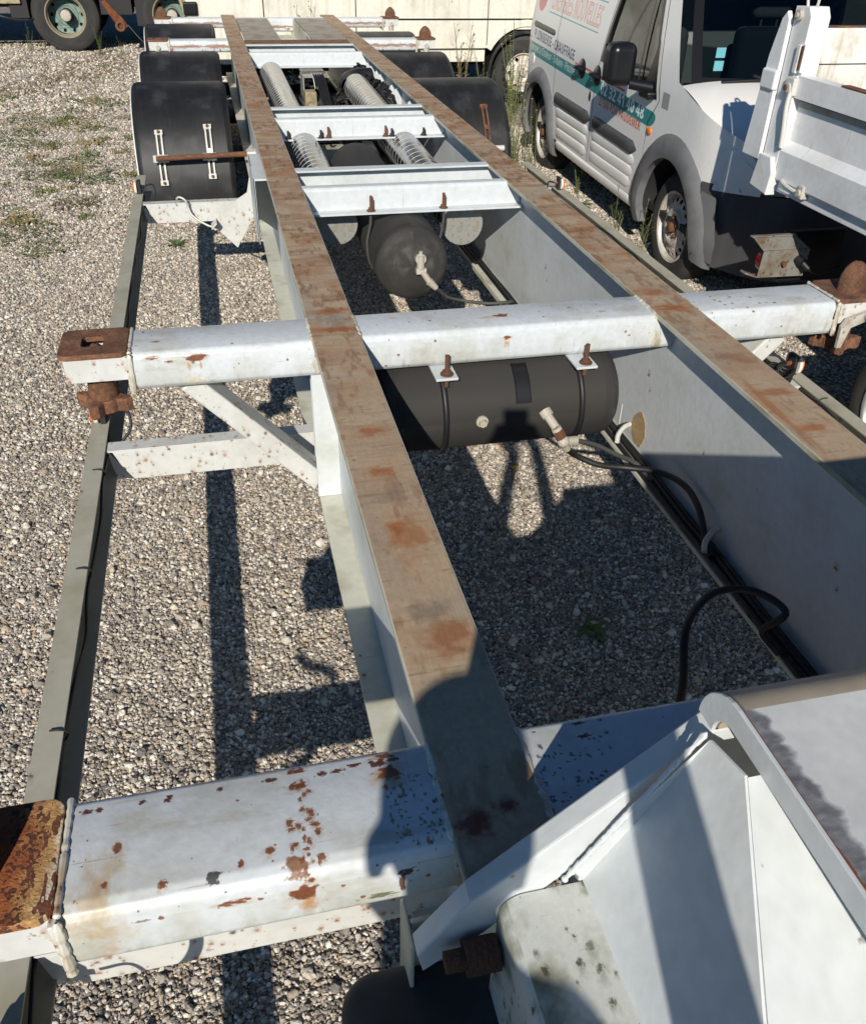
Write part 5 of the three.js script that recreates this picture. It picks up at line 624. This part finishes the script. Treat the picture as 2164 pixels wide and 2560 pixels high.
// ---------------------------------------------------------------- white box vehicle standing across behind the trailer
{ const bt = thing('box_truck', 'long white panelled box vehicle parked across behind the trailer', 'truck', [2.4, 0, -9.6]); const SH = V(-2.4, 0, 9.6), p = (n, g, m, l) => part(bt, n, g, m, SH, l), z1 = -8.62;
  const pan = std({ map: tiled(paintTexture(512, 55, { base: [226, 222, 208], dirt: [168, 164, 148], amount: 0.5, specks: 26, streak: 0.9 }), 1.6), roughness: 0.45 });
  for (const [a, b] of [[-0.9, -0.098], [-0.086, 0.904], [0.916, 2.42], [2.432, 4.2], [4.212, 6.0]]) p('side_panel', box(a, b, a > 0.9 ? 0.9 : 0.6, 2.9, z1 - 0.03, z1, 0.004), pan);
  p('side_panel', box(0.916, 2.42, 0.6, 0.882, z1 - 0.03, z1, 0.004), pan); p('side_panel', prism([[2.432, 0.6], [2.47, 0.6], [2.55, 0.72], [2.64, 0.79], [3.3, 0.79], [3.45, 0.6], [4.2, 0.6], [4.2, 0.882], [2.432, 0.882]], 'z', z1 - 0.03, z1, 0.003), pan);
  p('box_body', plainBox(-0.86, 5.95, 0.66, 2.86, -10.9, z1 - 0.035), std({ color: rgb(70, 70, 68), roughness: 0.8 })); p('skirt', [box(-0.8, 2.42, 0.455, 0.594, z1 - 0.08, z1 - 0.045, 0.006)], pan); p('skirt', box(3.42, 5.9, 0.455, 0.594, z1 - 0.08, z1 - 0.045, 0.006), pan);
  p('underframe', [box(-0.7, 2.3, 0.3, 0.44, z1 - 0.5, z1 - 0.3), box(-0.5, 5.6, 0.35, 0.6, -10.4, -9.2)], darkSteel);
  const fg = []; for (let i = 0; i <= 16; i++) { const a = (20 + 165 * i / 16) * Math.PI / 180; fg.push([2.9 + 0.45 * Math.cos(a), 0.33 + 0.45 * Math.sin(a)]); } p('wheel_guard', prism([...fg, ...fg.slice().reverse().map(([x, y]) => [2.9 + (x - 2.9) * 0.93, 0.33 + (y - 0.33) * 0.93])], 'z', z1 - 0.35, z1 + 0.02, 0.004), blackPlastic); p('arch_trim', prism([...arcPts(2.9, 0.33, 0.56, 30, 150), ...arcPts(2.9, 0.33, 0.49, 150, 30)], 'z', z1 - 0.02, z1 + 0.015, 0.004), pan);
  const bw = std({ map: tiled(paintTexture(256, 57, { base: [212, 208, 196], dirt: [150, 112, 84], amount: 0.6, specks: 120, maxR: 0.025, rust: [130, 78, 52] }), 0.35), roughness: 0.5 });
  for (const x of [2.88, -0.2, 5.2]) if (x > 1) roadWheel(bt, x - 2.4, 0.34, z1 + 0.01 + 9.6, 0.34, 0.205, 0.2, { rimMat: bw, holes: 6, holeR: 0.02, axis: V(0, 0, 1), hub: castGrey, hubR: 0.04, dish: 0.05 });
  p('rear_lamp', box(-0.93, -0.78, 0.93, 1.06, z1 - 0.02, z1 + 0.03, 0.02), glossDark); p('roof_lamp', cyl(V(-0.1, 1.185, z1 - 0.01), V(-0.1, 1.185, z1 + 0.02), 0.06, 0.05, 24), darkSteel); }
function arcPts(cx, cy, r, a0, a1, n = 16) { const o = []; for (let i = 0; i <= n; i++) { const a = (a0 + (a1 - a0) * i / n) * Math.PI / 180; o.push([cx + r * Math.cos(a), cy + r * Math.sin(a)]); } return o; }

// ---------------------------------------------------------------- flatbed truck far behind on the left
{ const lt = thing('flatbed_truck', 'old flatbed truck with turquoise wheel discs and dark chassis', 'truck', [-3.5, 0, -14.2]); const SH = V(3.5, 0, 14.2), p = (n, g, m, l) => part(lt, n, g, m, SH, l);
  const turq = std({ map: tiled(paintTexture(256, 61, { base: [118, 148, 138], dirt: [92, 80, 68], amount: 0.95, specks: 120, maxR: 0.02 }), 0.4), roughness: 0.6 }), rimr = std({ map: tiled(paintTexture(256, 62, { base: [150, 142, 120], dirt: [104, 86, 66], amount: 0.9, specks: 90, maxR: 0.02 }), 0.4), roughness: 0.7 });
  for (const x of [-2.71, -1.18]) roadWheel(lt, x + 3.5, 0.48, -13.3 + 14.2, 0.48, 0.285, 0.28, { rimMat: rimr, discMat: turq, holes: 10, holeR: 0.024, axis: V(0, 0, 1), hub: castGrey, hubR: 0.08, hubOut: 0.2, bolts: 10, boltR: 0.5, dish: -0.02, deep: 0.17 });
  for (const x of [-2.71, -1.18]) roadWheel(lt, x + 3.5, 0.48, -15.3 + 14.2, 0.48, 0.285, 0.28, { rimMat: rimr, discMat: turq, holes: 10, holeR: 0.024, axis: V(0, 0, -1), hubR: 0.1, bolts: 0 });
  p('bed', [box(-8.5, -1.0, 0.95, 1.1, -15.6, -13.1), box(-8.5, -1.0, 1.1, 1.9, -15.6, -15.5)], darkSteel); p('side_rail', box(-8.4, -3.28, 0.645, 0.73, -13.32, -13.2, 0.01), tan, 'tan side rail'); p('chassis_rail', [box(-8, -0.9, 0.55, 0.9, -14.0, -13.85), box(-8, -0.9, 0.55, 0.9, -15.0, -14.85), box(-3.45, -3.2, 0.46, 0.7, -13.6, -13.25), box(-2.2, -1.75, 0.5, 0.95, -13.9, -13.3), box(-1.7, -1.55, 0.35, 0.95, -13.7, -13.3)], darkSteel);
  p('axle', [cyl(V(-2.71, 0.48, -15.2), V(-2.71, 0.48, -13.4), 0.09), cyl(V(-1.18, 0.48, -15.2), V(-1.18, 0.48, -13.4), 0.09)], darkSteel);
  const tb = p('tow_bar', [prism([[-2.17, 0.68], [-2.1, 0.70], [-1.88, 0.45], [-1.83, 0.36], [-1.86, 0.34], [-1.95, 0.33], [-2.02, 0.42]], 'z', -13.2, -13.15, 0.006)], std({ map: tiled(tRust, 0.4), color: rgb(255, 214, 170), roughness: 0.85 }), 'rusty tow bar with ring'); { const t = new THREE.TorusGeometry(0.055, 0.022, 10, 28); t.translate(-1.94, 0.365, -13.14); part(tb, 'tow_ring', t.toNonIndexed(), rust); }
  p('air_hose', tube([[-3.7, 0.52, -13.25], [-3.55, 0.48, -13.22], [-3.38, 0.44, -13.25], [-3.2, 0.44, -13.3], [-3.0, 0.5, -13.4]], 0.018, 40, 8), hoseMat); p('cable', tube([[-1.83, 0.38, -13.15], [-1.7, 0.22, -13.1], [-1.6, 0.13, -13.0]], 0.008, 20, 6), hoseGrey); p('strut', [box(-1.02, -0.95, 0.45, 1.0, -13.3, -13.2), cyl(V(-1.1, 1.0, -13.2), V(-0.98, 0.5, -13.2), 0.03)], tan); p('step', box(-0.95, -0.72, 0.55, 0.62, -13.35, -13.15, 0.01), blackPlastic); }
// ---------------------------------------------------------------- weeds
const leafMat = (r, g, b) => new THREE.MeshPhysicalMaterial({ color: rgb(r, g, b), roughness: 0.9, transmission: 0.3, thickness: 0 });
const lfOlive = leafMat(118, 126, 62), lfGreen = leafMat(92, 118, 52), lfDry = leafMat(164, 146, 96), lfRed = leafMat(112, 72, 56), petal = leafMat(236, 204, 30);
function leafGeo(base, dir, len, w, droop) { // lance-shaped leaf bent over its length
  const side = V(-dir.z, 0, dir.x).normalize(), P = [], c = (t) => base.clone().addScaledVector(dir, len * t).add(V(0, -droop * len * t * t, 0)), W = [0.15, 0.8, 1, 0.65, 0.02];
  for (let i = 0; i < 4; i++) { const t0 = i / 4, t1 = (i + 1) / 4, a = c(t0), b = c(t1), p = [a.clone().addScaledVector(side, w * W[i]), a.clone().addScaledVector(side, -w * W[i]), b.clone().addScaledVector(side, -w * W[i + 1]), b.clone().addScaledVector(side, w * W[i + 1])]; for (const k of [0, 1, 2, 0, 2, 3]) P.push(p[k].x, p[k].y, p[k].z); }
  const g = new THREE.BufferGeometry(); g.setAttribute('position', new THREE.Float32BufferAttribute(P, 3)); g.computeVertexNormals(); return g;
}
function plantParts(kind, seed) {
  const r = rng(seed), stems = [], leaves = [], flowers = [];
  const up = (yaw, tilt) => V(Math.cos(yaw) * Math.sin(tilt), Math.cos(tilt), Math.sin(yaw) * Math.sin(tilt));
  if (kind === 'tall') for (let k = 0; k < 6; k++) { const b = V((r() - 0.5) * 0.1, 0, (r() - 0.5) * 0.1), d = up(r() * 6.3, 0.05 + 0.22 * r()), h = 0.35 + 0.4 * r(), n = 30; stems.push(cyl(b, b.clone().addScaledVector(d, h), 0.0035, 0.0018, 6)); for (let i = 2; i < n; i++) { const t = i / n, q = b.clone().addScaledVector(d, h * t); leaves.push(leafGeo(q, up(i * 2.4 + r(), 0.75 + 0.4 * r()), 0.06 * (1.2 - t * 0.8) * (0.6 + 0.6 * r()), 0.0045, 0.5)); } if (r() < 0.5) { const q = b.clone().addScaledVector(d, h); for (let j = 0; j < 8; j++) flowers.push(leafGeo(q, up(j * 0.785, 1.2), 0.014, 0.005, 0.1)); } }
  if (kind === 'wispy') for (let k = 0; k < 5; k++) { const b = V((r() - 0.5) * 0.08, 0, (r() - 0.5) * 0.08), d = up(r() * 6.3, 0.1 + 0.3 * r()), h = 0.2 + 0.3 * r(); stems.push(cyl(b, b.clone().addScaledVector(d, h), 0.002, 0.0012, 5)); for (let i = 1; i < 9; i++) { const q = b.clone().addScaledVector(d, h * i / 9), e = q.clone().addScaledVector(up(i * 2.4, 0.6), 0.05 * r() + 0.02); stems.push(cyl(q, e, 0.001, 0.0008, 4)); leaves.push(leafGeo(e, up(i * 2.4, 0.9), 0.015 + 0.02 * r(), 0.004, 0.4)); } }
  if (kind === 'rosette') for (let k = 0; k < 13; k++) leaves.push(leafGeo(V(0, 0.005, 0), up(k * 2.4, 0.7 + 0.55 * r()), 0.09 + 0.09 * r(), 0.017, 0.35));
  if (kind === 'tuft') for (let k = 0; k < 46; k++) leaves.push(leafGeo(V((r() - 0.5) * 0.13, 0, (r() - 0.5) * 0.13), up(r() * 6.3, 0.25 + 0.75 * r()), 0.03 + 0.075 * r(), 0.0032 + 0.003 * r(), 0.6));
  if (kind === 'mat') for (let k = 0; k < 150; k++) { const a = r() * 6.3, d = 0.16 * Math.sqrt(r()); leaves.push(leafGeo(V(d * Math.cos(a), 0.004 + 0.012 * r(), d * Math.sin(a)), up(r() * 6.3, 0.9 + 0.6 * r()), 0.012 + 0.026 * r(), 0.0035 + 0.003 * r(), 0.3)); }
  return { stems: stems.length ? merge(stems) : null, leaves: merge(leaves), flowers: flowers.length ? merge(flowers) : null };
}
const protos = {};
function plant(kind, x, z, s, turn, lm, name, label, group, seed = 1) {
  const key = kind + seed, pp = protos[key] ??= plantParts(kind, seed * 97 + kind.length);
  const o = thing(name, label, 'plant', [x, groundHeight(x, z) + 0.004, z], turn, group); o.scale.setScalar(s);
  if (pp.stems) part(o, 'stem', pp.stems, lm === lfDry ? lfDry : lfOlive); part(o, 'leaves', pp.leaves, lm); if (pp.flowers) part(o, 'flower', pp.flowers, petal); return o;
}
{ const g1 = 'tall weeds by the van', l1 = 'tall narrow-leaved weed growing beside the rear wheel of the van';
  for (const [x, z, s, t] of [[1.72, -5.35, 1.05, 0.3], [1.70, -5.05, 0.95, 1.6], [1.78, -4.92, 0.85, 2.8], [1.62, -5.5, 1.0, 4.1]]) plant('tall', x, z, s, t, lfOlive, 'tall_weed', l1, g1, 1 + (s * 20) % 2 | 0);
  for (const [x, z, s, t] of [[2.5, -7.9, 1.3, 0.9], [2.25, -8.0, 1.1, 2.1], [2.66, -8.05, 1.5, 3.0]]) plant('tall', x, z, s, t, lfGreen, 'tall_weed', 'green weed growing beside the wheel of the white box vehicle', 'weeds by the box vehicle', 3);
  for (const [x, z, s, t] of [[1.15, -8.4, 1.7, 0.2], [2.1, -8.45, 1.9, 1.2], [0.3, -8.45, 2.3, 2.2]]) plant('wispy', x, z, s, t, lfDry, 'dry_weed', 'dry wispy weed standing against the white box panels', 'dry weeds before the box vehicle', 2);
  plant('rosette', 1.82, -3.95, 1.0, 0.2, lfGreen, 'rosette_weed', 'broad-leaved rosette weed on gravel between trailer and van sill');
  plant('tall', 1.93, -4.25, 0.5, 0.2, lfOlive, 'tall_weed', 'small upright weed leaning under the van sill', undefined, 4);
  plant('wispy', 1.86, -3.3, 1.0, 0.2, lfOlive, 'wispy_weed', 'wispy stalk weed under the van door', undefined, 5); plant('wispy', 1.72, -2.62, 0.9, 1.2, lfOlive, 'wispy_weed', 'thin weed stalks before the front wheel of the van', undefined, 6);
  plant('tuft', 1.76, -2.42, 1.0, 2.2, lfGreen, 'grass_tuft', 'green tuft at the foot of the van front tyre', undefined, 7);
  { const o = thing('yellow_flower', 'single yellow flower on thin stalk beside the van front wheel', 'plant', [1.68, groundHeight(1.68, -2.72), -2.72]); part(o, 'stem', cyl(V(0, 0, 0), V(0.01, 0.13, 0), 0.0025, 0.002, 6), lfOlive); const P = []; for (let j = 0; j < 14; j++) P.push(leafGeo(V(0.01, 0.13, 0), V(Math.cos(j * 2.4) * 0.85, 0.5, Math.sin(j * 2.4) * 0.85), 0.028, 0.008, 0.2)); part(o, 'petals', P, petal); }
  for (const [x, z, s, t] of [[-3.3, -13.2, 2, 0.5], [-2.3, -13.05, 2, 1.4], [-1.95, -12.9, 1.4, 2.4], [-3.05, -13.0, 1.2, 3]]) plant('tall', x, z, s * 0.32, t, lfGreen, 'truck_weed', 'short green weed by the wheel of the old flatbed truck', 'weeds by the flatbed truck', 3);
  const r = rng(2024), gl = 'low green weed tuft scattered on the open gravel', gm = 'flat mat of small weeds spreading on the open gravel';
  const spots = [[-1.96, -5.5], [-1.85, -5.1], [-1.94, -6.3], [-2.3, -9.3], [-1.87, -9.06], [-2.3, -4.9], [-1.97, -6.1], [-2.37, -6.5], [-1.9, -6.55], [-1.75, -4.6], [-2.05, -5.8], [-2.15, -5.3], [-1.8, -7.2], [-2.0, -7.8], [-2.2, -7.0], [-1.7, -5.7], [-2.45, -5.6], [-2.1, -4.3], [-1.65, -6.7], [-2.3, -8.2], [-2.5, -4.4], [-1.95, -3.9], [-2.6, -7.5], [-1.6, -8.3]]; for (let i = 0; i < 34; i++) spots.push([-1.5 - 1.6 * r() ** 0.8, -3.6 - 6.2 * r()]);
  for (const [x, z] of spots) { const m = r(); plant(m < 0.45 ? 'tuft' : 'mat', x + 0.1 * (r() - 0.5), z + 0.1 * (r() - 0.5), 0.9 + 0.9 * r(), r() * 6.3, [lfOlive, lfGreen, lfDry, lfOlive][Math.floor(r() * 4)], m < 0.45 ? 'grass_tuft' : 'weed_mat', m < 0.45 ? gl : gm, m < 0.45 ? 'weed tufts on the gravel' : 'weed mats on the gravel', 1 + Math.floor(r() * 2)); }
  for (const [x, z, k] of [[-1.86, -4.95, 1], [-2.05, -6.0, 2]]) plant('mat', x, z, 1.1, k, lfRed, 'red_weed', 'reddish flat weed on the open gravel', 'red weeds on the gravel', 3);
  plant('rosette', -1.1, -3.87, 0.8, 1, lfGreen, 'rosette_weed', 'green rosette weed in the gravel near the guard rail shadow', undefined, 2); plant('wispy', -2.0, -8.2, 1.2, 0.3, lfDry, 'wispy_weed', 'dry upright weed stalks on the open gravel', 'dry stalks on the gravel', 3); plant('wispy', -1.85, -5.6, 1.3, 1.3, lfDry, 'wispy_weed', 'dry upright weed stalks on the open gravel', 'dry stalks on the gravel', 4);
  for (const [x, z] of [[-2.1, -4.5], [-2.2, -4.7], [-1.95, -9.1]]) { const o = thing('yellow_flower', 'small yellow flower low on the open gravel', 'plant', [x, groundHeight(x, z), z], 0, 'yellow flowers on the gravel'); part(o, 'stem', cyl(V(0, 0, 0), V(0, 0.04, 0), 0.002, 0.002, 5), lfOlive); const P = []; for (let j = 0; j < 9; j++) P.push(leafGeo(V(0, 0.04, 0), V(Math.cos(j * 2.4) * 0.8, 0.55, Math.sin(j * 2.4) * 0.8), 0.022, 0.006, 0.2)); part(o, 'petals', P, petal); }
  { const o = thing('yellow_flower', 'yellow dandelion in the shade between the trailer beams', 'plant', [0.3, groundHeight(0.3, -0.62), -0.62]); part(o, 'stem', cyl(V(0, 0, 0), V(0, 0.05, 0), 0.002, 0.002, 5), lfOlive); const P = []; for (let j = 0; j < 11; j++) P.push(leafGeo(V(0, 0.05, 0), V(Math.cos(j * 2.4) * 0.8, 0.55, Math.sin(j * 2.4) * 0.8), 0.02, 0.006, 0.2)); part(o, 'petals', P, petal); }
  plant('rosette', 0.27, 0.33, 0.5, 1.4, lfGreen, 'rosette_weed', 'dark rosette weed in the shade between the trailer beams', undefined, 3); }
// ---------------------------------------------------------------- the photographer, whose shadow falls on the trailer, and the phone
{ const cR = V(1, 0, 0).applyEuler(camera.rotation), cU = V(0, 1, 0).applyEuler(camera.rotation), cB = V(0, 0, 1).applyEuler(camera.rotation);
  const at = (a, b, c) => camera.position.clone().addScaledVector(cR, a).addScaledVector(cU, b).addScaledVector(cB, c);
  const phone = thing('phone', 'dark smartphone held up in both hands above the trailer nose', 'phone', at(0.016, -0.052, 0.014).toArray());
  phone.quaternion.copy(camera.quaternion); part(phone, 'case', (() => boxUV(new RoundedBoxGeometry(0.074, 0.149, 0.009, 4, 0.004)))(), glossDark); part(phone, 'screen', (() => { const g = new THREE.BoxGeometry(0.068, 0.142, 0.001); g.translate(0, 0, 0.0051); return boxUV(g); })(), std({ color: rgb(40, 44, 52), roughness: 0.1 }));
  const polygonise = (c, half, N, bones, blend) => { const mc = new MarchingCubes(N, undefined, false, false, 260000); mc.isolation = 0; const F = mc.field, h = N / 2, pa = V(0, 0, 0);
    const B = bones.map(([a, b, r0, r1]) => ({ a, d: b.clone().sub(a), r0, r1: r1 ?? r0, l2: Math.max(1e-9, b.distanceToSquared(a)) }));
    for (let z = 0; z < N; z++) for (let y = 0; y < N; y++) for (let x = 0; x < N; x++) { const X = c.x + (x - h) / h * half, Y = c.y + (y - h) / h * half, Z = c.z + (z - h) / h * half; let d = 9;
      for (const k of B) { const px = X - k.a.x, py = Y - k.a.y, pz = Z - k.a.z, t = clamp((px * k.d.x + py * k.d.y + pz * k.d.z) / k.l2), e = Math.hypot(px - k.d.x * t, py - k.d.y * t, pz - k.d.z * t) - mix(k.r0, k.r1, t); const hh = clamp(0.5 + 0.5 * (d - e) / blend); d = mix(d, e, hh) - blend * hh * (1 - hh); }
      F[N * N * z + N * y + x] = -d; }
    mc.update(); const n = mc.count, P = new Float32Array(n * 3), M = new Float32Array(n * 3); for (let i = 0; i < n; i++) for (let k = 0; k < 3; k++) { P[i * 3 + k] = mc.positionArray[i * 3 + k] * half + c.getComponent(k); M[i * 3 + k] = mc.normalArray[i * 3 + k]; }
    const g = new THREE.BufferGeometry(); g.setAttribute('position', new THREE.BufferAttribute(P, 3)); g.computeVertexNormals(); return g; };
  const wr = [at(0.012, -0.165, 0.06), at(0.105, -0.14, 0.07)];
  const sh = [V(-1.075, 1.44, 2.73), V(-0.80, 1.44, 2.72)], el = [V(-0.90, 1.18, 2.50), V(-0.53, 1.19, 2.5)], hip = [V(-1.03, 0.9, 2.75), V(-0.85, 0.9, 2.74)], kn = [V(-1.05, 0.49, 2.71), V(-0.83, 0.49, 2.70)], an = [V(-1.06, 0.09, 2.77), V(-0.82, 0.09, 2.76)], ch = V(-0.94, 1.28, 2.73), be = V(-0.94, 1.05, 2.74), nk = V(-0.935, 1.47, 2.72);
  const bones = [[V(-0.99, 1.32, 2.73), V(-0.89, 1.32, 2.72), 0.12, 0.12], [ch, be, 0.14, 0.13], [be, V(-0.94, 0.95, 2.75), 0.135, 0.14], [V(-1.02, 0.93, 2.75), V(-0.86, 0.93, 2.75), 0.11, 0.11], [nk, V(-0.935, 1.56, 2.69), 0.058, 0.06], [V(-1.05, 1.44, 2.73), V(-0.83, 1.44, 2.72), 0.06, 0.06]];
  for (const i of [0, 1]) bones.push([sh[i], el[i], 0.058, 0.044], [el[i], wr[i], 0.042, 0.028], [hip[i], kn[i], 0.092, 0.062], [kn[i], an[i], 0.06, 0.042], [an[i], an[i].clone().add(V(0, -0.04, -0.16)), 0.048, 0.036], [an[i], an[i].clone().add(V(0, -0.045, 0.04)), 0.045, 0.042]);
  const body = polygonise(V(-0.93, 0.98, 2.6), 1.02, 150, bones, 0.045);
  const hb = V(-0.945, 1.615, 2.69), head = polygonise(hb, 0.18, 76, [[hb.clone().add(V(0, 0.035, 0.01)), hb.clone().add(V(0, 0.03, -0.02)), 0.092, 0.088], [hb.clone().add(V(0, -0.06, -0.045)), hb.clone().add(V(0, -0.02, -0.03)), 0.05, 0.07], [hb.clone().add(V(0, 0.0, -0.1)), hb.clone().add(V(0, -0.03, -0.118)), 0.01, 0.014], [hb.clone().add(V(-0.022, -0.064, -0.098)), hb.clone().add(V(0.022, -0.064, -0.098)), 0.009, 0.009], [hb.clone().add(V(-0.092, 0.0, 0)), hb.clone().add(V(-0.092, -0.035, 0.005)), 0.014, 0.01], [hb.clone().add(V(0.092, 0.0, 0)), hb.clone().add(V(0.092, -0.035, 0.005)), 0.014, 0.01], [hb.clone().add(V(0, -0.08, 0.02)), hb.clone().add(V(0, -0.12, 0.03)), 0.058, 0.058]], 0.018);
  const hands = [-1, 1].map((s) => { const w = wr[s < 0 ? 0 : 1], palm = at(0.016 + s * 0.058, -0.085, 0.028), L = [[w, palm, 0.026, 0.028], [palm, at(0.016 + s * 0.05, -0.06, 0.03), 0.026, 0.022]]; for (let f = 0; f < 4; f++) { const y = -0.105 + f * 0.022, k = at(0.016 + s * 0.052, y + 0.006, 0.014), k2 = at(0.016 + s * 0.044, y + 0.01, 0.0), k3 = at(0.016 + s * (0.014 + 0.006 * Math.abs(f - 2)), y + 0.012, -0.001 + 0.0); L.push([palm, k, 0.012, 0.0095], [k, k2, 0.0095, 0.009], [k2, at(0.016 + s * 0.024, y + 0.012, 0.0), 0.009, 0.0075]); void k3; } const t1 = at(0.016 + s * 0.046, -0.07, 0.034), t2 = at(0.016 + s * 0.026, -0.045, 0.03); L.push([palm, t1, 0.015, 0.011], [t1, t2, 0.0105, 0.008]); return polygonise(palm.clone().lerp(w, 0.3), 0.14, 80, L, 0.006); });
  const g = mergeGeometries([body, head, ...hands]), p = g.attributes.position, C = new Float32Array(p.count * 3), nb = body.attributes.position.count, cols = { skin: rgb(190, 142, 116), coat: rgb(44, 52, 70), jeans: rgb(52, 60, 78), shoe: rgb(40, 38, 36) };
  for (let i = 0; i < p.count; i++) { const y = p.getY(i), c = i < nb ? (y < 0.12 ? cols.shoe : y < 0.97 ? cols.jeans : cols.coat) : cols.skin; C.set([c.r, c.g, c.b], i * 3); } g.setAttribute('color', new THREE.BufferAttribute(C, 3));
  const o = thing('person', 'person in dark jacket and jeans holding a phone up in both hands', 'person', [-0.94, 0, 2.75]); const S = V(0.94, 0, -2.75); part(o, 'body', g, std({ vertexColors: true, roughness: 0.85 }), S);
  const hair = polygonise(hb.clone().add(V(0, 0.06, 0.03)), 0.16, 60, [[hb.clone().add(V(0, 0.05, 0.012)), hb.clone().add(V(0, 0.045, 0.0)), 0.1, 0.096], [hb.clone().add(V(0, 0.0, 0.06)), hb.clone().add(V(0, -0.05, 0.06)), 0.06, 0.045]], 0.03); part(o, 'hair', hair, std({ color: rgb(58, 44, 34), roughness: 0.9 }), S);
  for (const s of [-1, 1]) part(o, 'eye', ball(hb.x + s * 0.034, hb.y + 0.005, hb.z - 0.092, 0.011), std({ color: rgb(210, 206, 200), roughness: 0.2 }), S); }
renderer.render(scene, camera);
